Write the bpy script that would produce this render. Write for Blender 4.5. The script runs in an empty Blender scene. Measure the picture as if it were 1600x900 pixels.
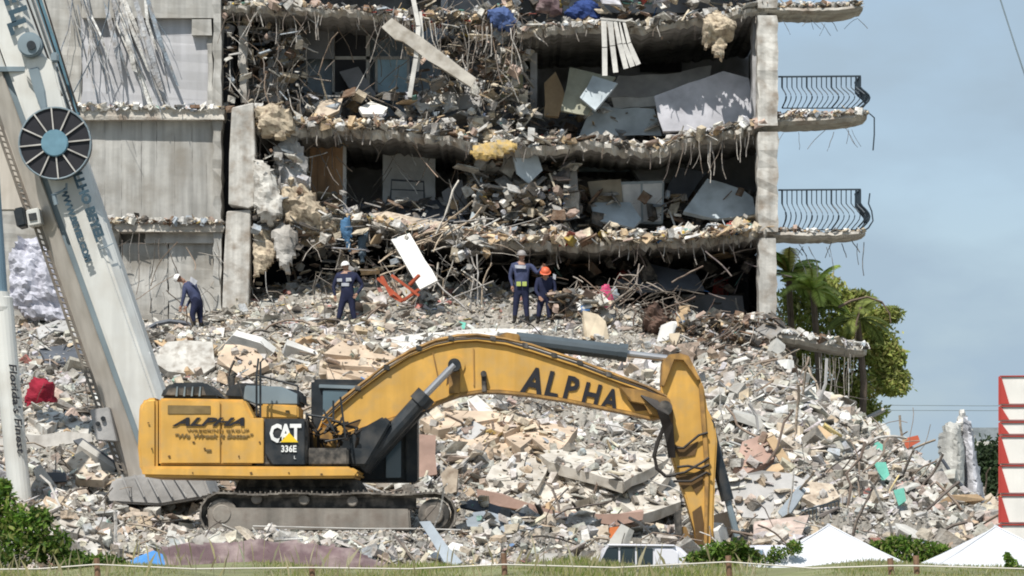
import bpy, bmesh, math, random
import numpy as np
from mathutils import Vector, Matrix, noise as mnoise
random.seed(7); rng = np.random.default_rng(7)
S = bpy.context.scene; COL = S.collection
R = math.radians
# ---------------------------------------------------------------- camera, world, sun, exposure
F = 4800.0; CZ = 3.2; HOR = 840.0; GZ = 1.0
cd = bpy.data.cameras.new('camera'); cam = bpy.data.objects.new('camera', cd); COL.objects.link(cam)
cam.location = (0, 0, CZ); cam.rotation_euler = (R(90), 0, 0)
cd.lens = 36 * F / 1600; cd.sensor_width = 36; cd.shift_y = (HOR - 450) / 1600; cd.clip_end = 6000; cd.clip_start = 0.5
S.camera = cam
SUN_EL, SUN_AZ = 56.0, -24.0          # azimuth measured from behind the camera, negative = from the left
w = bpy.data.worlds.new('World'); S.world = w; w.use_nodes = True
wn, wl = w.node_tree.nodes, w.node_tree.links
bg = wn['Background']; bg.inputs[1].default_value = 0.142
sky = wn.new('ShaderNodeTexSky'); sky.sky_type = 'NISHITA'; sky.sun_disc = False
sky.sun_elevation = R(SUN_EL); sky.sun_rotation = R(180 + SUN_AZ * -1); sky.air_density = 1.0; sky.dust_density = 1.6; sky.ozone_density = 1.4
tc = wn.new('ShaderNodeTexCoord'); mp = wn.new('ShaderNodeMapping'); mp.inputs['Scale'].default_value = (1, 1, 2.2)
nz = wn.new('ShaderNodeTexNoise'); nz.inputs['Scale'].default_value = 9; nz.inputs['Detail'].default_value = 6; nz.inputs['Roughness'].default_value = 0.5
cr = wn.new('ShaderNodeValToRGB'); cr.color_ramp.elements[0].position = 0.40; cr.color_ramp.elements[1].position = 0.60
cr.color_ramp.elements[0].color = (0.62, 0.62, 0.62, 1); cr.color_ramp.elements[1].color = (1, 1, 1, 1)
mx = wn.new('ShaderNodeMix'); mx.data_type = 'RGBA'
mx.inputs['B'].default_value = (2.35, 3.05, 3.7, 1)
wl.new(tc.outputs['Generated'], mp.inputs[0]); wl.new(mp.outputs[0], nz.inputs['Vector']); wl.new(nz.outputs[0], cr.inputs[0])
wl.new(cr.outputs[0], mx.inputs['Factor']); wl.new(sky.outputs[0], mx.inputs['A']); wl.new(mx.outputs['Result'], bg.inputs[0])
sl = bpy.data.lights.new('sun', 'SUN'); sl.energy = 4.4; sl.angle = R(0.53); sl.color = (1, 0.955, 0.88)
so = bpy.data.objects.new('sun', sl); COL.objects.link(so)
sd = Vector((math.sin(R(SUN_AZ)) * math.cos(R(SUN_EL)), -math.cos(R(SUN_AZ)) * math.cos(R(SUN_EL)), math.sin(R(SUN_EL))))
so.rotation_euler = sd.to_track_quat('Z', 'Y').to_euler(); so.location = (0, 0, 60)
S.view_settings.view_transform = 'Standard'; S.view_settings.look = 'None'; S.view_settings.gamma = 1; S.view_settings.exposure = 0.3
S.render.engine = 'CYCLES'
S.cycles.filter_width = 1.9; S.cycles.max_bounces = 5; S.cycles.diffuse_bounces = 3

# ---------------------------------------------------------------- helpers
def P(px, py, Y): return Vector(((px - 800) / F * Y, Y, CZ + (HOR - py) / F * Y))
def m_(px, Y=88): return px * Y / F
WO = {}
def tag(o, label=None, cat=None, group=None, kind=None):
    if label: o['label'] = label
    if cat: o['category'] = cat
    if group: o['group'] = group
    if kind: o['kind'] = kind
    return o
def place(o, wo, parent):
    wo = Vector(wo); COL.objects.link(o)
    if parent is not None: o.parent = parent; o.location = wo - WO[parent.name]
    else: o.location = wo
    WO[o.name] = wo
    return o
def empty(name, loc, label, cat, group=None, kind=None):
    o = bpy.data.objects.new(name, None); place(o, loc, None); o.empty_display_size = .3
    return tag(o, label, cat, group, kind)
def mesh_obj(name, verts, faces, mat, parent=None, smooth=False, colors=None, fmat=None, label=None, cat=None, group=None, kind=None, origin=None):
    V = np.array([tuple(v) for v in verts], dtype=float) if not isinstance(verts, np.ndarray) else verts
    if origin is None:
        origin = Vector(((V[:, 0].min() + V[:, 0].max()) / 2, (V[:, 1].min() + V[:, 1].max()) / 2, V[:, 2].min()))
    me = bpy.data.meshes.new(name)
    me.from_pydata((V - np.array(origin)).tolist(), [], [list(f) for f in faces])
    for m in (mat if isinstance(mat, list) else [mat]): me.materials.append(m)
    if fmat is not None: me.polygons.foreach_set('material_index', fmat)
    me.polygons.foreach_set('use_smooth', [bool(smooth)] * len(me.polygons))
    if colors is not None:
        a = me.color_attributes.new('Col', 'FLOAT_COLOR', 'POINT'); a.data.foreach_set('color', np.asarray(colors, dtype=np.float32).ravel())
    me.update()
    o = bpy.data.objects.new(name, me); place(o, origin, parent)
    return tag(o, label, cat, group, kind)
def fix_normals(o):
    bm = bmesh.new(); bm.from_mesh(o.data); bmesh.ops.recalc_face_normals(bm, faces=bm.faces); bm.to_mesh(o.data); bm.free(); return o
def bevel(o, w=.02, seg=2, ang=30):
    bm = bmesh.new(); bm.from_mesh(o.data); bmesh.ops.recalc_face_normals(bm, faces=bm.faces)
    es = [e for e in bm.edges if len(e.link_faces) == 2 and e.calc_face_angle(0) > R(ang)]
    bmesh.ops.bevel(bm, geom=es, offset=w, segments=seg, affect='EDGES', clamp_overlap=True)
    bm.to_mesh(o.data); bm.free(); return o
class MB:
    def __init__(s): s.v = []; s.f = []; s.c = []
    def add(s, v, f, c=None):
        n = len(s.v); s.v += [tuple(a) for a in v]; s.f += [tuple(i + n for i in q) for q in f]
        if c is not None: s.c += [tuple(c) + (1,)] * len(v)
        return s
    def box(s, c, d, M=None, col=None):
        c = Vector(c); v = []
        for x in (-.5, .5):
            for y in (-.5, .5):
                for z in (-.5, .5):
                    p = Vector((x * d[0], y * d[1], z * d[2])); p = M @ p if M else p; v.append(p + c)
        return s.add(v, [(0, 1, 3, 2), (4, 6, 7, 5), (0, 4, 5, 1), (2, 3, 7, 6), (0, 2, 6, 4), (1, 5, 7, 3)], col)
    def bar(s, a, b, w_, h_, col=None, up=(0, 0, 1)):
        a, b = Vector(a), Vector(b); d = b - a; L = d.length; d.normalize(); u = Vector(up)
        if abs(d.dot(u)) > .98: u = Vector((0, 1, 0))
        x = d.cross(u).normalized(); z = x.cross(d); M = Matrix((x, d, z)).transposed()
        return s.box((a + b) / 2, (w_, L, h_), M, col)
    def tube(s, pts, r, n=6, col=None, r2=None, caps=True):
        pts = [Vector(p) for p in pts]; v = []; N = len(pts)
        for i, p in enumerate(pts):
            d = (pts[min(i + 1, N - 1)] - pts[max(i - 1, 0)])
            d = d.normalized() if d.length > 1e-9 else Vector((0, 0, 1))
            u = Vector((0, 0, 1)) if abs(d.z) < .9 else Vector((0, 1, 0))
            x = d.cross(u).normalized(); y = d.cross(x)
            rr = r if r2 is None else r + (r2 - r) * i / max(1, N - 1)
            for k in range(n): a = 2 * math.pi * k / n; v.append(p + x * (rr * math.cos(a)) + y * (rr * math.sin(a)))
        f = []
        for i in range(N - 1):
            for k in range(n): f.append((i * n + k, i * n + (k + 1) % n, (i + 1) * n + (k + 1) % n, (i + 1) * n + k))
        if caps: f += [tuple(range(n))[::-1], tuple((N - 1) * n + k for k in range(n))]
        return s.add(v, f, col)
    def prism(s, pts, Y0, Y1, Yref=None, col=None):
        Yr = Yref or Y0; n = len(pts); v = []
        for Y in (Y0, Y1):
            for (px, py) in pts:
                q = P(px, py, Yr); v.append((q.x, Y, q.z))
        f = [tuple(range(n)), tuple(range(2 * n - 1, n - 1, -1))] + [(i, n + i, n + (i + 1) % n, (i + 1) % n) for i in range(n)]
        return s.add(v, f, col)
    def cyl(s, c, r, Y0, Y1, n=20, col=None):
        c = Vector(c); return s.tube([(c.x, Y0, c.z), (c.x, Y1, c.z)], r, n, col)
    def build(s, name, mat, parent=None, **k):
        o = mesh_obj(name, s.v, s.f, mat, parent, colors=s.c if (s.c and len(s.c) == len(s.v)) else None, **k); return fix_normals(o)

# ---------------------------------------------------------------- materials
def M(name, col, rough=.85, var=.3, scale=1.2, bump=.25, bscale=14, metal=0, dirt=None, dirt_amt=.45, dscale=2.5, streak=0, vc=False, trans=0, spec=.3, coat=0, alpha=None, rnd=0, dist=.03):
    m = bpy.data.materials.new(name); m.use_nodes = True; n, l = m.node_tree.nodes, m.node_tree.links
    b = n['Principled BSDF']; b.inputs['Roughness'].default_value = rough; b.inputs['Metallic'].default_value = metal
    b.inputs['Specular IOR Level'].default_value = spec; b.inputs['Coat Weight'].default_value = coat
    g = n.new('ShaderNodeNewGeometry'); src = g.outputs['Position']
    if vc:
        a = n.new('ShaderNodeAttribute'); a.attribute_name = 'Col'; base = a.outputs['Color']
    else:
        c = n.new('ShaderNodeRGB'); c.outputs[0].default_value = (*col, 1); base = c.outputs[0]
    def noise(sc, det=5, st=False):
        t = n.new('ShaderNodeTexNoise'); t.inputs['Scale'].default_value = sc; t.inputs['Detail'].default_value = det
        if st:
            q = n.new('ShaderNodeMapping'); q.inputs['Scale'].default_value = (1, 1, .07); l.new(src, q.inputs[0]); l.new(q.outputs[0], t.inputs['Vector'])
        else: l.new(src, t.inputs['Vector'])
        return t.outputs[0]
    def mul(a_, b_):
        t = n.new('ShaderNodeMix'); t.data_type = 'RGBA'; t.blend_type = 'MULTIPLY'; t.inputs['Factor'].default_value = 1
        l.new(a_, t.inputs['A']); l.new(b_, t.inputs['B']); return t.outputs['Result']
    def ramp(a_, lo, hi, p0=.3, p1=.7):
        t = n.new('ShaderNodeMapRange'); t.inputs[1].default_value = p0; t.inputs[2].default_value = p1; t.inputs[3].default_value = lo; t.inputs[4].default_value = hi
        l.new(a_, t.inputs[0]); return t.outputs[0]
    cur = base
    if var: cur = mul(cur, ramp(noise(scale), 1 - var, 1 + var * .5))
    if rnd:
        oi = n.new('ShaderNodeObjectInfo'); cur = mul(cur, ramp(oi.outputs['Random'], 1 - rnd, 1 + rnd, 0, 1))
    if streak: cur = mul(cur, ramp(noise(5, 3, True), 1 - streak, 1 + streak * .3, .35, .62))
    if dirt is not None:
        t = n.new('ShaderNodeMix'); t.data_type = 'RGBA'; l.new(ramp(noise(dscale, 8), 0, dirt_amt * 2, .45, .75), t.inputs['Factor'])
        l.new(cur, t.inputs['A']); t.inputs['B'].default_value = (*dirt, 1); cur = t.outputs['Result']
    l.new(cur, b.inputs['Base Color'])
    if bump:
        bp = n.new('ShaderNodeBump'); bp.inputs['Strength'].default_value = bump; bp.inputs['Distance'].default_value = dist
        l.new(noise(bscale, 8), bp.inputs['Height']); l.new(bp.outputs[0], b.inputs['Normal'])
    if trans: b.inputs['Transmission Weight'].default_value = trans
    if alpha is not None: b.inputs['Alpha'].default_value = alpha
    return m
MT = dict(
 rubble=M('rubble', (1, 1, 1), .92, .4, 3.5, .7, 14, vc=True, dist=.05, dirt=(.24, .2, .16), dirt_amt=.4, dscale=5),
 cloth=M('cloth_scraps', (1, 1, 1), .9, .2, 2.5, .3, 12, vc=True),
 earth=M('rubble_base', (.36, .335, .295), .95, .55, .8, .9, 5, dirt=(.1, .085, .07), dirt_amt=.4, dscale=1.6, dist=.15),
 concrete=M('concrete', (.45, .43, .40), .9, .28, .8, .5, 9, dirt=(.2, .17, .14), dirt_amt=.35, dscale=1.2, streak=.2),
 wallA=M('cast_wall', (.43, .42, .395), .9, .2, .6, .35, 6, dirt=(.24, .22, .19), dirt_amt=.45, dscale=1.3, streak=.26),
 wallB=M('plaster_infill', (.47, .47, .49), .9, .12, .5, .15, 6, dirt=(.33, .32, .31), dirt_amt=.3, dscale=.7, streak=.12),
 inner=M('inner_wall', (.52, .52, .54), .9, .3, .6, .2, 6, dirt=(.1, .09, .08), dirt_amt=.5, dscale=.8),
 ceiling=M('shaded_ceiling', (.28, .27, .26), .95, .4, .6, .3, 6, dirt=(.05, .045, .04), dirt_amt=.4),  # slab undersides coloured darker, the shade under the floors is in the colour
 darkin=M('dark_unlit_wall', (.05, .05, .055), .95, .4, .6, .2, 6),  # near-black colour stands in for the darkness inside rooms and openings
 column=M('column_concrete', (.56, .54, .50), .88, .28, 1, .7, 7, dirt=(.27, .23, .19), dirt_amt=.6, dscale=2.6, streak=.25),
 slab=M('slab_edge', (.50, .47, .42), .92, .35, 1.6, .8, 8, dirt=(.25, .2, .16), dirt_amt=.5, dscale=2.2, dist=.06),
 rebar=M('rusty_rebar', (.22, .17, .14), .8, .3, 3, 0, metal=.2),
 palebar=M('pale_bar', (.5, .48, .45), .7, .3, 3, 0),
 rail=M('dark_rail', (.035, .05, .065), .5, .2, 3, 0),
 yellow=M('machine_yellow', (.64, .365, .085), .55, .2, 1.3, .05, 6, dirt=(.46, .30, .12), dirt_amt=.34, dscale=4.5, spec=.3, streak=.11),
 yellowd=M('machine_yellow_worn', (.42, .235, .07), .65, .35, 2.4, .12, 6, dirt=(.16, .10, .05), dirt_amt=.55, dscale=4, streak=.35),
 black=M('machine_black', (.022, .028, .034), .5, .4, 2, .1, 8, dirt=(.12, .11, .10), dirt_amt=.25, dscale=3),
 blackd=M('dusty_black', (.05, .048, .045), .8, .4, 3, .2, 8, dirt=(.24, .21, .18), dirt_amt=.45, dscale=5),
 shoe=M('track_steel', (.13, .115, .10), .7, .4, 4, .3, 12, metal=.2, dirt=(.38, .34, .29), dirt_amt=.5, dscale=5),
 dust=M('dusty_frame', (.25, .225, .195), .85, .3, 2, .3, 8, dirt=(.14, .11, .09), dirt_amt=.4, dscale=4, streak=.2),
 chrome=M('cylinder_rod', (.42, .42, .43), .3, .1, 3, 0, metal=.7),
 hose=M('hose', (.03, .025, .022), .6, .2, 3, 0),
 glass=M('cab_glass', (.10, .15, .18), .12, .2, 1, 0, spec=.6),
 decal_w=M('decal_white', (.78, .78, .76), .5, .12, 4, 0),
 decal_k=M('decal_black', (.02, .02, .025), .55, .2, 5, 0),
 decal_g=M('decal_grey', (.20, .14, .06), .7, .3, 5, 0),
 decal_y=M('decal_yellow', (.8, .55, .03), .5, .1, 4, 0),
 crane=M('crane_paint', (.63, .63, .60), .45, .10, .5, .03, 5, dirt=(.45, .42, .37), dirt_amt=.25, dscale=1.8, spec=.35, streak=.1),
 craneb=M('crane_shaded_side', (.50, .46, .41), .5, .15, .5, .03, 5, dirt=(.33, .29, .24), dirt_amt=.3, dscale=2, streak=.15),  # darker beige copy of the crane colour, paints the boom's shaded side
 craneg=M('crane_grey', (.20, .25, .28), .5, .2, 1.5, .05, 5),
 tubeblue=M('blue_grey_tube', (.16, .24, .30), .4, .15, 1, 0),
 hub=M('hub_blue', (.14, .26, .33), .5, .2, 4, 0),
 white=M('white_board', (.70, .69, .66), .7, .06, 1.5, .05, 8, dirt=(.5, .47, .42), dirt_amt=.15, dscale=2),
 tent=M('tent_canvas', (.56, .57, .60), .8, .07, 1.5, .5, 3, dirt=(.5, .5, .5), dirt_amt=.12, dist=.05),
 vanw=M('van_paint', (.68, .68, .74), .35, .05, 1, 0, coat=.3),
 blue=M('blue_tarp', (.04, .22, .55), .5, .15, 2, .3, 8),
 maroon=M('maroon_tarp', (.13, .085, .09), .8, .25, 1.5, .5, 9, dirt=(.36, .29, .27), dirt_amt=.4, dscale=2.4),
 redcloth=M('red_cloth', (.26, .012, .03), .85, .3, 3, .4, 8),
 navy=M('navy_cloth', (.018, .022, .055), .85, .3, 8, .2, 30),
 navyl=M('faded_navy_cloth', (.05, .06, .12), .85, .3, 8, .2, 30),
 skin=M('skin', (.35, .2, .14), .6, .1, 8, 0),
 boots=M('boots', (.02, .017, .015), .7, .2, 8, 0),
 helmw=M('helmet_white', (.75, .74, .72), .4, .05, 8, 0),
 helmo=M('helmet_orange', (.62, .13, .06), .45, .1, 8, 0),
 helmg=M('helmet_grey', (.30, .28, .27), .5, .1, 8, 0),
 hiviz=M('hiviz', (.38, .44, .12), .5, .1, 8, 0),
 letter=M('jacket_letters', (.45, .46, .50), .6, .3, 8, 0),
 leaf=M('leaves', (1, 1, 1), .6, .25, 1.5, 0, vc=True, spec=.3),
 bark=M('bark', (.16, .12, .09), .9, .3, 3, .5, 12),
 grass=M('grass_blades', (1, 1, 1), .7, .2, 1.5, 0, vc=True),
 sand=M('dune_sand', (.20, .20, .10), .95, .3, .8, .4, 5, dirt=(.12, .14, .05), dirt_amt=.4),
 ground=M('ground', (.25, .23, .18), .95, .3, .1, .3, 2, dirt=(.1, .12, .06), dirt_amt=.4, dscale=.05),
 wood=M('wood_post', (.22, .13, .085), .85, .3, 6, .3, 20),
 rope=M('rope', (.62, .58, .52), .9, .1, 5, 0),
 cwhite=M('counterweight_white', (.70, .68, .64), .6, .08, 2, .05, 6, streak=.08),
 cred=M('counterweight_red', (.40, .05, .04), .55, .1, 2, 0),
)
for _n in ('leaf', 'grass'):
    _m = MT[_n]; _t = _m.node_tree; _b = _t.nodes['Principled BSDF']; _tr = _t.nodes.new('ShaderNodeBsdfTranslucent'); _mx = _t.nodes.new('ShaderNodeMixShader'); _mx.inputs[0].default_value = .45
    _t.links.new(_b.inputs['Base Color'].links[0].from_socket, _tr.inputs[0]); _t.links.new(_b.outputs[0], _mx.inputs[1]); _t.links.new(_tr.outputs[0], _mx.inputs[2]); _t.links.new(_mx.outputs[0], [n for n in _t.nodes if n.type == 'OUTPUT_MATERIAL'][0].inputs[0])
def PM(name, col, **k):
    d = dict(rough=.85, var=.25, scale=1.3, bump=.35, bscale=9, dirt=tuple(c * .55 for c in col), dirt_amt=.35, dscale=2.2); d.update(k)
    if name not in MT: MT[name] = M(name, col, **d)
    return MT[name]

# ---------------------------------------------------------------- numpy rubble
def rand_rot(n, flat=None):
    q = rng.normal(size=(n, 4))
    if flat is not None:
        ang = rng.uniform(0, 2 * np.pi, n); tx = rng.normal(0, flat, n); ty = rng.normal(0, flat, n)
        q = np.stack([np.cos(ang / 2), tx, ty, np.sin(ang / 2)], 1)
    q /= np.linalg.norm(q, axis=1)[:, None]; a, b, c, d = q.T
    return np.stack([np.stack([a*a+b*b-c*c-d*d, 2*(b*c-a*d), 2*(b*d+a*c)], 1), np.stack([2*(b*c+a*d), a*a-b*b+c*c-d*d, 2*(c*d-a*b)], 1), np.stack([2*(b*d-a*c), 2*(c*d+a*b), a*a-b*b-c*c+d*d], 1)], 1)
BV = np.array([(x, y, z) for x in (-.5, .5) for y in (-.5, .5) for z in (-.5, .5)], float)
BF = [(0, 1, 3, 2), (4, 6, 7, 5), (0, 4, 5, 1), (2, 3, 7, 6), (0, 2, 6, 4), (1, 5, 7, 3)]
BT = np.array([t for f in BF for t in ((f[0], f[1], f[2]), (f[0], f[2], f[3]))])
_p = (1 + 5 ** .5) / 2
IV = np.array([(-1, _p, 0), (1, _p, 0), (-1, -_p, 0), (1, -_p, 0), (0, -1, _p), (0, 1, _p), (0, -1, -_p), (0, 1, -_p), (_p, 0, -1), (_p, 0, 1), (-_p, 0, -1), (-_p, 0, 1)]) / 3.6
IT = np.array([(0,11,5),(0,5,1),(0,1,7),(0,7,10),(0,10,11),(1,5,9),(5,11,4),(11,10,2),(10,7,6),(7,1,8),(3,9,4),(3,4,2),(3,2,6),(3,6,8),(3,8,9),(4,9,5),(2,4,11),(6,2,10),(8,6,7),(9,8,1)])
def scatter(pos, size, cols, kind):
    """kind: 0 block, 1 plate, 2 stick, 3 lump -> arrays"""
    out_v, out_t, out_c = [], [], []; off = 0
    for k in range(4):
        s = np.where(kind == k)[0]; n = len(s)
        if n == 0: continue
        T, F3 = (IV, IT) if k == 3 else (BV, BT)
        sc = {0: (rng.uniform(.7, 1.3, n), rng.uniform(.5, 1.1, n), rng.uniform(.4, .9, n)), 1: (rng.uniform(1.1, 2.0, n), rng.uniform(.8, 1.4, n), rng.uniform(.08, .22, n)),
              2: (rng.uniform(2.4, 5.5, n), rng.uniform(.12, .4, n), rng.uniform(.08, .22, n)), 3: (rng.uniform(.8, 1.4, n), rng.uniform(.8, 1.2, n), rng.uniform(.6, 1.1, n))}[k]
        v = T[None] * np.stack(sc, 1)[:, None, :] * size[s][:, None, None]
        v = v * (1 + rng.normal(0, .16, v.shape))
        v = np.einsum('nij,nvj->nvi', rand_rot(n, None if k in (0, 3) else .22), v) + pos[s][:, None, :]
        out_v.append(v.reshape(-1, 3)); out_t.append((F3[None] + (np.arange(n) * len(T))[:, None, None] + off).reshape(-1, 3)); off += n * len(T)
        out_c.append(np.repeat(cols[s], len(T), 0))
    return np.concatenate(out_v), np.concatenate(out_t), np.concatenate(out_c)
def np_mesh(name, V, T, C, mat, parent=None, **k):
    origin = Vector((float(V[:, 0].mean()), float(V[:, 1].mean()), float(V[:, 2].min())))
    me = bpy.data.meshes.new(name); n, t = len(V), len(T)
    me.vertices.add(n); me.vertices.foreach_set('co', (V - np.array(origin)).astype(np.float32).ravel())
    me.loops.add(t * 3); me.loops.foreach_set('vertex_index', T.astype(np.int32).ravel())
    me.polygons.add(t); me.polygons.foreach_set('loop_start', np.arange(0, t * 3, 3, dtype=np.int32)); 
    a = me.color_attributes.new('Col', 'FLOAT_COLOR', 'POINT')
    a.data.foreach_set('color', np.concatenate([C, np.ones((n, 1))], 1).astype(np.float32).ravel())
    me.polygons.foreach_set('use_smooth', np.zeros(t, dtype=bool)); me.materials.append(mat); me.update(calc_edges=True); me.validate()
    o = bpy.data.objects.new(name, me); place(o, origin, parent); return tag(o, **k)
PAL = np.array([(.60,.58,.53),(.44,.43,.41),(.72,.71,.68),(.58,.50,.38),(.50,.37,.23),(.47,.35,.29),(.07,.065,.06),(.19,.12,.08),(.33,.37,.41),(.26,.25,.24),
                (.06,.18,.42),(.42,.06,.05),(.16,.38,.33),(.62,.45,.10),(.52,.52,.56)])
W0 = np.array([20, 15, 11, 15, 7, 6, 13, 7, 4, 8, .25, .4, .35, .35, 4.])
WTAN = np.array([8, 5, 7, 26, 22, 9, 5, 6, 1, 4, .3, .7, .5, 1.5, 1.])
WWHT = np.array([22, 14, 34, 9, 4, 3, 9, 3, 5, 5, .3, .3, .8, .2, 6.])
WBRN = np.array([10, 8, 3, 10, 10, 12, 18, 18, 2, 8, .3, .8, .3, .5, 1.])
WCLR = np.array([14, 9, 14, 20, 12, 7, 7, 6, 4, 5, 2., 2.5, 2.5, 3, 3.])
WGRY = np.array([20, 28, 10, 4, 1, 4, 8, 4, 5, 14, .3, .3, .2, .2, 5.])
ZONES = [((540, 562, 130, 48), WTAN), ((790, 680, 130, 45), WTAN), ((700, 470, 110, 38), WCLR), ((480, 475, 90, 35), WCLR), ((1060, 650, 220, 70), WWHT), ((800, 530, 260, 26), WWHT), ((1000, 760, 110, 40), WWHT),
         ((1130, 545, 100, 45), WBRN), ((890, 475, 55, 32), WBRN), ((90, 560, 110, 70), WGRY), ((450, 845, 260, 20), WGRY), ((1420, 770, 120, 80), WGRY), ((1260, 690, 60, 40), WWHT)]
def dusty(c, px, py, k=.3):
    t = .5 + .5 * np.sin(px * .023 + 1.3 * np.sin(py * .031)) * np.cos(py * .047 + .8 * np.sin(px * .017)); d = np.array([.62, .57, .50]) * (.72 + .5 * t)[:, None]
    m = (k * (.5 + rng.random(len(px)) * .9))[:, None]; return c * (1 - m) + d * m
def pick_cols(px, py, jitter=.12):
    n = len(px); W = np.tile(W0, (n, 1))
    for (cx, cy, rx, ry), wz in ZONES:
        f = np.clip(1.4 - ((px - cx) / rx) ** 2 - ((py - cy) / ry) ** 2, 0, 1)[:, None]; W = W * (1 - f) + wz[None] * f
    W /= W.sum(1, keepdims=True); u = rng.random(n); idx = (np.cumsum(W, 1) < u[:, None]).sum(1).clip(0, len(PAL) - 1)
    c = PAL[idx] * (1 + rng.normal(0, jitter, (n, 1))) * (1 + rng.normal(0, .03, (n, 3))); return np.clip(dusty(c, px, py), .015, .85)
def Pn(px, py, Y): return np.stack([(px - 800) / F * Y, Y, CZ + (HOR - py) / F * Y], 1)

# ---------------------------------------------------------------- ground, dune, rubble mound
mesh_obj('ground', [(-3000, -200, GZ), (3000, -200, GZ), (3000, 5500, GZ), (-3000, 5500, GZ)], [(0, 1, 2, 3)], MT['ground'], kind='structure', origin=Vector((0, 0, GZ)))
def dune_z(x, Y):
    z = np.interp(Y, [0, 10, 20, 26, 31, 36, 42], [1.75, 1.9, 2.5, 2.86, 2.92, 2.3, GZ - .05])
    return z + (.035 * np.sin(x * 1.9 + 1) + .025 * np.sin(x * 4.1 + Y)) * np.clip(1 - abs(Y - 28) / 14, 0, 1)
gx = np.linspace(-16, 16, 120); gy = np.linspace(-2, 42, 60)
V = [(x, y, float(dune_z(x, y))) for y in gy for x in gx]
mesh_obj('sand_dune', V, [(j*120+i, j*120+i+1, (j+1)*120+i+1, (j+1)*120+i) for j in range(59) for i in range(119)], MT['sand'], smooth=True, kind='structure')
TY = [50, 52, 54, 56, 58, 60, 62, 65, 70, 76, 82, 86, 90, 97]
TPX = [-260, 0, 100, 200, 300, 450, 600, 750, 900, 1050, 1150, 1220, 1300, 1400, 1480, 1560, 1660, 1850]
TT = np.array([
 [1052, 960, 905, 880, 830, 790, 760, 720, 670, 610, 545, 515, 500, 500],
 [1052, 960, 905, 880, 830, 790, 760, 720, 670, 610, 545, 515, 500, 500],
 [1052, 960, 905, 880, 830, 800, 770, 725, 670, 605, 545, 515, 500, 500],
 [1052, 960, 905, 880, 845, 830, 828, 760, 680, 610, 548, 515, 500, 500],
 [1052, 960, 905, 872, 832, 829, 832, 770, 680, 610, 545, 513, 495, 490],
 [1052, 960, 905, 872, 832, 829, 832, 770, 670, 590, 530, 508, 462, 480],
 [1052, 960, 905, 872, 834, 829, 832, 765, 660, 580, 530, 508, 450, 480],
 [1052, 960, 905, 878, 845, 832, 828, 775, 675, 592, 540, 508, 465, 490],
 [1052, 960, 905, 880, 852, 840, 832, 808, 705, 605, 545, 508, 490, 495],
 [1052, 965, 915, 892, 882, 872, 856, 812, 705, 615, 555, 525, 495, 500],
 [1052, 965, 915, 890, 878, 862, 835, 765, 670, 600, 560, 540, 515, 510],
 [1052, 960, 905, 880, 850, 820, 790, 730, 650, 600, 572, 560, 545, 560],
 [1052, 960, 905, 880, 845, 815, 780, 730, 670, 640, 650, 680, 720, 780],
 [1052, 960, 905, 880, 845, 815, 785, 745, 705, 697, 730, 770, 810, 850],
 [1052, 960, 905, 882, 850, 822, 800, 780, 755, 757, 790, 820, 850, 900],
 [1052, 980, 915, 890, 868, 842, 832, 815, 803, 810, 830, 850, 880, 945],
 [1052, 1045, 1040, 1030, 1020, 1010, 1005, 995, 985, 972, 960, 955, 950, 945],
 [1052, 1045, 1040, 1030, 1020, 1010, 1005, 995, 985, 972, 960, 955, 950, 945]], float)
c88 = (TT[:, 11] + TT[:, 12]) / 2; c88[5:10] = [466, 452, 470, 478, 495]          # heap in front of the lowest floor
TT = np.insert(TT, 12, c88, axis=1); TY.insert(12, 87.8); TT[5:8, 13] = [455, 440, 455]
_tx = np.array(TPX, float); _ty = np.array(TY, float)
def smooth01(t): return t * t * (3 - 2 * t) * .5 + t * .5
def terrain_py(px, Y):
    px = np.atleast_1d(np.asarray(px, float)); Y = np.atleast_1d(np.asarray(Y, float))
    i = np.clip(np.searchsorted(_tx, px) - 1, 0, len(_tx) - 2); j = np.clip(np.searchsorted(_ty, Y) - 1, 0, len(_ty) - 2)
    u = smooth01(np.clip((px - _tx[i]) / (_tx[i+1] - _tx[i]), 0, 1)); v = np.clip((Y - _ty[j]) / (_ty[j+1] - _ty[j]), 0, 1)
    return (TT[i, j] * (1-u) + TT[i+1, j] * u) * (1-v) + (TT[i, j+1] * (1-u) + TT[i+1, j+1] * u) * v
def terrain(px, Y):      # world z
    px = np.atleast_1d(np.asarray(px, float)); Y = np.atleast_1d(np.asarray(Y, float))
    x = (px - 800) / F * Y
    z = CZ + (HOR - terrain_py(px, Y)) / F * Y
    amp = np.where((px > 270) & (px < 740) & (Y > 56.5) & (Y < 63), .03, .16) * np.clip((Y - 50) / 4, 0, 1) * np.where(abs(Y - 86) < 1.5, .3, 1)
    nse = np.sin(x * 1.7 + Y * .9) * np.cos(Y * 1.3 - x * .6) + .6 * np.sin(x * 3.9 - Y * 2.3 + 1.3) + .4 * np.cos(x * 6.3 + Y * 4.9)
    return np.maximum(z + amp * nse, GZ - .05)
gpx = np.linspace(-250, 1840, 420); gY = np.concatenate([np.linspace(50, 97, 190)])
A, B = np.meshgrid(gpx, gY); z = terrain(A.ravel(), B.ravel()) + rng.normal(0, .035, A.size)
V = np.stack([(A.ravel() - 800) / F * B.ravel(), B.ravel(), z], 1); nx, ny = len(gpx), len(gY)
idx = np.arange(nx * ny).reshape(ny, nx); q = np.stack([idx[:-1, :-1], idx[:-1, 1:], idx[1:, 1:], idx[1:, :-1]], -1).reshape(-1, 4)
T = np.concatenate([q[:, [0, 1, 2]], q[:, [0, 2, 3]]])
mound = np_mesh('rubble_mound', V, T, np.ones((len(V), 3)) * .4, MT['earth'], kind='structure')

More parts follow.
